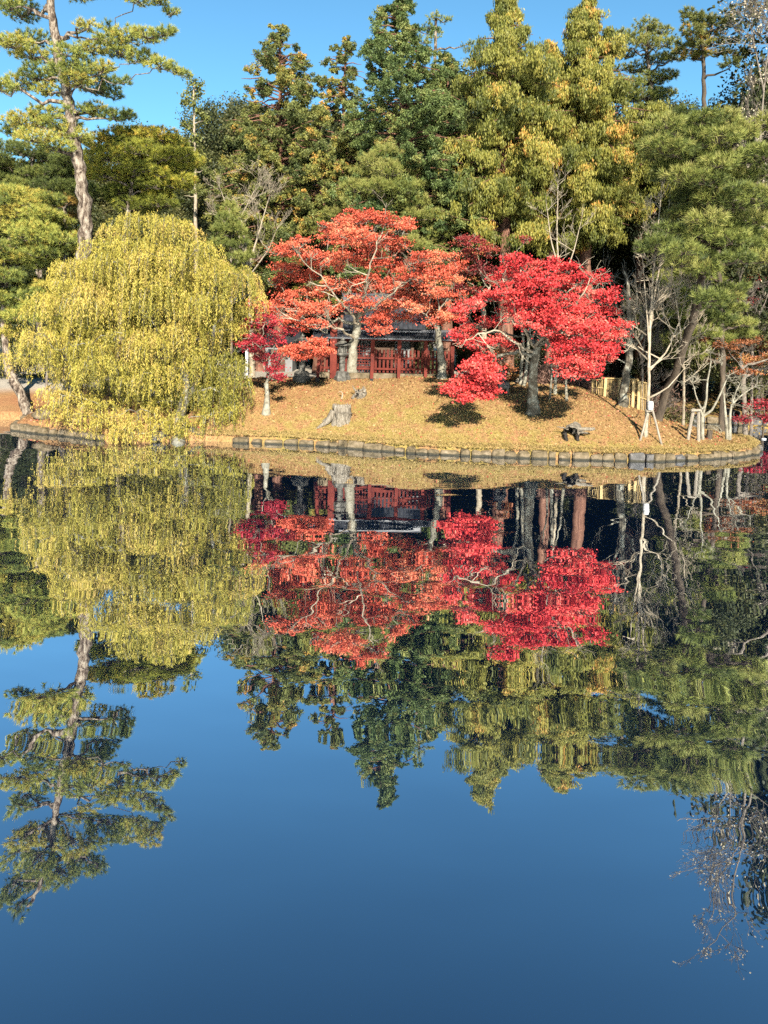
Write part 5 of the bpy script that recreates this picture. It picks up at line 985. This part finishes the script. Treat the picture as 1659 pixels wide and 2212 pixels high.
def hollow_log():
    rng = np.random.default_rng(143); b = ground(1233, 954); root = thing('hollow_log', 'dark hollow rotten log lying with its open end to the water', 'log', b); s = .24
    c = b + [0, .05, .22]; e = c + [.35, .75, .12]
    g = Geo(); ragged_tube(g, [c, c + (e - c) * .5, e], [.25, .24, .2], rng, 18, .09); g.build('shell', M['stump'], root)
    g = Geo(); ragged_tube(g, [c + [0, .03, 0], c + (e - c) * .9], [.205, .16], rng, 16, .06)
    q = c + (e - c) * .6; an = np.arange(16) * math.pi / 8; g.add(np.array([q + [math.cos(a) * .22, 0, math.sin(a) * .22] for a in an] + [q]), [((k + 1) % 16, k, 16) for k in range(16)]); g.build('hollow', M['char'], root)
    g = Geo(); g.tube(curve(c + [.1, .1, .12], P(1284, 926, b[1] + .1), rng, 6, .02, .03), np.linspace(.07, .05, 6), 7)
    g.tube(curve(c + [.1, .2, .05], P(1270, 935, b[1] + .1), rng, 6, .02, .03), np.linspace(.06, .03, 6), 6); g.tube(curve(c + [-.05, .1, .15], P(1203, 922, b[1] + .2), rng, 6, .04, .04), np.linspace(.035, .012, 6), 5)
    g.tube(curve(c + [0, .1, .2], P(1233, 918, b[1] + .2), rng, 5), np.linspace(.04, .015, 5), 5); g.build('branch_stub', M['stump'], root)
    g = Geo(); g.tube(curve(c + [-.2, 0, .02], c + [-.13, -.05, -.22], rng, 5), [.07, .06, .07, .06, .05], 7); g.tube(curve(c + [.2, 0, .0], c + [.24, -.05, -.22], rng, 5), [.06, .06, .06, .06, .05], 7); g.build('rotten_wood', M['char'], root)
hollow_log()
b = ground(1531, 948); g = Geo(); rng = np.random.default_rng(144); ragged_tube(g, [b - [0, 0, .1], b + [.03, 0, .3]], [.12, .09], rng, 12, .12); tag(g.build('small_stump', M['bark_dark']), 'small dark broken stump beside the forked bare tree', 'stump')
g = Geo(); g.lathe(b + [.03, 0, .28], [(.09, 0), (0, .02)], 10)
def marker():
    b = ground(1087, 850); root = thing('stone_marker', 'low blue grey stone block on two feet in the shade left of the scarlet maple', 'stone marker', b)
    bxp('foot', root, 'lantern', (b + [-.1, 0, .08], (.16, .22, .26))); bxp('foot', root, 'lantern', (b + [.14, 0, .08], (.1, .22, .26)))
    g = Geo(); g.lathe(b + [0, .02, .2], [(.24, 0), (.26, .1), (.22, .2), (.1, .26), (0, .27)], 8); g.build('top_stone', M['stone_dark'], root)
    bxp('pillar', root, 'lantern', (b + [.0, .05, .62], (.13, .13, .42)))
marker()

# ------------------------------------------------------------------ far bank, vehicles and far buildings
def pipe():
    c = P(1592, 894, 32.0); root = thing('drain_pipe', 'round dark drain pipe mouth in the far bank', 'pipe', c); g = Geo(); k = 20; an = np.arange(k) * 2 * math.pi / k
    def ring(r, y): return [c + [r * math.cos(a), y, r * math.sin(a)] for a in an]
    v = ring(.15, 1.2) + ring(.15, 0) + ring(.125, 0) + ring(.125, 1.2); f = []
    for i_ in range(3): f += [(i_ * k + j_, i_ * k + (j_ + 1) % k, (i_ + 1) * k + (j_ + 1) % k, (i_ + 1) * k + j_) for j_ in range(k)]
    g.add(v, f); g.build('rim', M['stone_dark'], root); g = Geo(); g.add(ring(.124, .5) + [c + [0, .5, 0]], [(j_, (j_ + 1) % k, k) for j_ in range(k)]); g.build('inside_shade', M['char'], root)  # near-black disc stands in for the shade inside the pipe
pipe()
edging([(1490, 915), (1530, 916), (1600, 919), (1700, 920)], 'dark stone wall at the foot of the far bank across the channel', 'stone_edging', (.3, .42), (.45, .8), 15, .8)
c = W(1650, 949); g = Geo(); g.lathe((c[0], c[1], .0), [(.0, -.02), (.08, 0), (.1, .03), (.05, .05), (0, .055)], 9); o = g.build('floating_litter', M['white_paint']); tag(o, 'tiny white scrap floating on the dark water at the right edge', 'litter'); 

def wheel(root, c, r, w):
    g = Geo(); k = 20; prof = [(r * .6, -w / 2), (r * .95, -w / 2), (r, -w / 3), (r, w / 3), (r * .95, w / 2), (r * .6, w / 2)]; an = np.arange(k) * 2 * math.pi / k
    def rot(prof): return np.array([(q * math.cos(a), z, q * math.sin(a)) for q, z in prof for a in an]) + c
    def fc(n): return [(i_ * k + j_, (i_ + 1) * k + j_, (i_ + 1) * k + (j_ + 1) % k, i_ * k + (j_ + 1) % k) for i_ in range(n - 1) for j_ in range(k)]
    g.add(rot(prof), fc(6)); wh = g.build('wheel', M['rubber'], root)
    g = Geo(); pr = [(0.01, -w * .35), (r * .2, -w * .42), (r * .5, -w * .38), (r * .61, -w * .48), (r * .61, w * .3)]; g.add(rot(pr), fc(5)); g.build('rim', M['alloy'], wh)
def side_profile(prof, y0, y1, inset=0.0):
    """closed side outline (x, z) extruded from y0 to y1"""
    n = len(prof); v = [(x, y0, z) for x, z in prof] + [(x, y1, z) for x, z in prof]
    return np.array(v), [tuple(range(n - 1, -1, -1))], [tuple(range(n, 2 * n))], [(i_, (i_ + 1) % n, n + (i_ + 1) % n, n + i_) for i_ in range(n)]
def extrude(g, prof, y0, y1, off):
    v, a, b, s = side_profile(prof, y0, y1); n = len(prof); v = v + off
    bm = bmesh.new(); vs = [bm.verts.new(q) for q in v]
    for f in a + b + s: bm.faces.new([vs[k] for k in f])
    bmesh.ops.bevel(bm, geom=bm.edges[:], offset=.05, segments=2, affect='EDGES'); bmesh.ops.triangulate(bm, faces=bm.faces[:]); bmesh.ops.recalc_face_normals(bm, faces=bm.faces[:])
    bm.verts.index_update(); g.add([q.co[:] for q in bm.verts], [[w_.index for w_ in f.verts] for f in bm.faces]); bm.free()
def bus(px0, px1, D, label, Ht=2.7, name='minibus'):
    x0, x1 = P(px0, 790, D)[0], P(px1, 790, D)[0]; b = np.array([(x0 + x1) / 2, D, gz((x0 + x1) / 2, D)]); L = x1 - x0; root = thing(name, label, 'bus', b); h = L / 2
    g = Geo(); extrude(g, [(-h, .35), (h, .35), (h + .02, 1.25), (-h - .02, 1.25)], 0, 2.1, b); g.build('lower_body', M['green_paint'], root)
    g = Geo(); extrude(g, [(-h - .02, 1.253), (h + .02, 1.253), (h - .1, Ht - .1), (h - .3, Ht), (-h + .3, Ht), (-h + .05, Ht - .1)], .012, 2.088, b); g.build('upper_body', M['white_paint'], root)
    n = max(2, int(L / 1.3))
    for k in range(n):
        xa = -h + .3 + (L - .6) * k / n; w_ = (L - .6) / n - .1; bxp('window', root, 'window', (b + [xa + w_ / 2, .006, 1.85], (w_, .03, .55)))
    bxp('bumper', root, 'rubber', (b + [0, 1.05, .33], (L + .12, 1.9, .14)))
    for sx in (-h + .7, h - .7):
        for y in (.12, 1.98): wheel(root, b + [sx, y, .36], .36, .22)
bus(985, 1225, 54, 'long white and green bus parked behind the scarlet maple')
bus(1300, 1416, 52, 'white and pale green minibus behind the bamboo fence')
bus(1640, 1760, 47, 'white and green van cut off by the right edge')
def car(px0, px1, D, label, paint, prof_h=1.45):
    x0, x1 = P(px0, 800, D)[0], P(px1, 800, D)[0]; b = np.array([(x0 + x1) / 2, D, gz((x0 + x1) / 2, D)]); L = x1 - x0; root = thing('parked_car', label, 'car', b); h = L / 2; s = L / 4.3
    g = Geo(); extrude(g, [(-h, .3), (h, .3), (h, .65), (h - .25 * s, .85), (h - 1.1 * s, .95), (-h + .6 * s, .97), (-h, .9)], 0, 1.7, b); g.build('body', M[paint], root)
    g = Geo(); extrude(g, [(-h + .35 * s, .93), (h - 1.15 * s, .93), (h - 1.9 * s, prof_h), (-h + 1.0 * s, prof_h)], .12, 1.58, b); g.build('cabin', M['window'], root)
    g = Geo(); extrude(g, [(-h + 1.0 * s, prof_h - .02), (h - 1.9 * s, prof_h - .02), (h - 2.0 * s, prof_h + .05), (-h + 1.1 * s, prof_h + .05)], .1, 1.6, b); g.build('roof', M[paint], root)
    for sx in (-h + .8 * s, h - .85 * s):
        for y in (.06, 1.64): wheel(root, b + [sx, y, .32], .32, .2)
    bxp('headlight', root, 'alloy', (b + [h - .12, .0, .68], (.22, .05, .14))); bxp('tail_light', root, 'vermilion', (b + [-h + .08, 0, .78], (.16, .05, .16)))
car(1440, 1540, 47, 'black car with a bright wheel parked behind the right bank', 'black_paint')
car(1422, 1505, 51.5, 'white car behind the black car', 'white_paint', 1.75)
def house(px, D, w, dp, label, wallh, roofh):
    b = foot(px, D); root = thing('storehouse', label, 'building', b)
    bxp('wall', root, 'plaster', (b + [0, dp / 2, wallh / 2 - .1], (w, dp, wallh + .2)))
    for k in (-1, 1): bxp('window', root, 'window', (b + [k * w * .25, -.012, wallh * .6], (w * .2, .03, wallh * .35)))
    bxp('door', root, 'wood_brown', (b + [0, -.015, wallh * .38], (.8, .03, wallh * .76)))
    g = Geo(); e = .5; v = [(-w / 2 - e, -e, wallh), (w / 2 + e, -e, wallh), (w / 2 + e, dp + e, wallh), (-w / 2 - e, dp + e, wallh), (-w / 2 - e, dp / 2, wallh + roofh), (w / 2 + e, dp / 2, wallh + roofh)]
    g.add(np.array(v) + b, [(0, 1, 5, 4), (2, 3, 4, 5)]); g.add(np.array(v) + b, [(3, 2, 1, 0)]); g.add(np.array(v) + b, [(1, 2, 5), (3, 0, 4)])
    for x in np.arange(-w / 2 - e + .1, w / 2 + e, .3): g.tube([b + [x, -e - .01, wallh + .02], b + [x, dp / 2, wallh + roofh + .02]], .06, 5)
    g.build('roof', M['tile'], root)
house(600, 43, 1.6, 2.4, 'small white walled storehouse with dark roof behind the crimson maple', 1.6, .8)
house(1160, 66, 9, 5, 'white walled building far behind the scarlet maple', 4.2, 1.4)
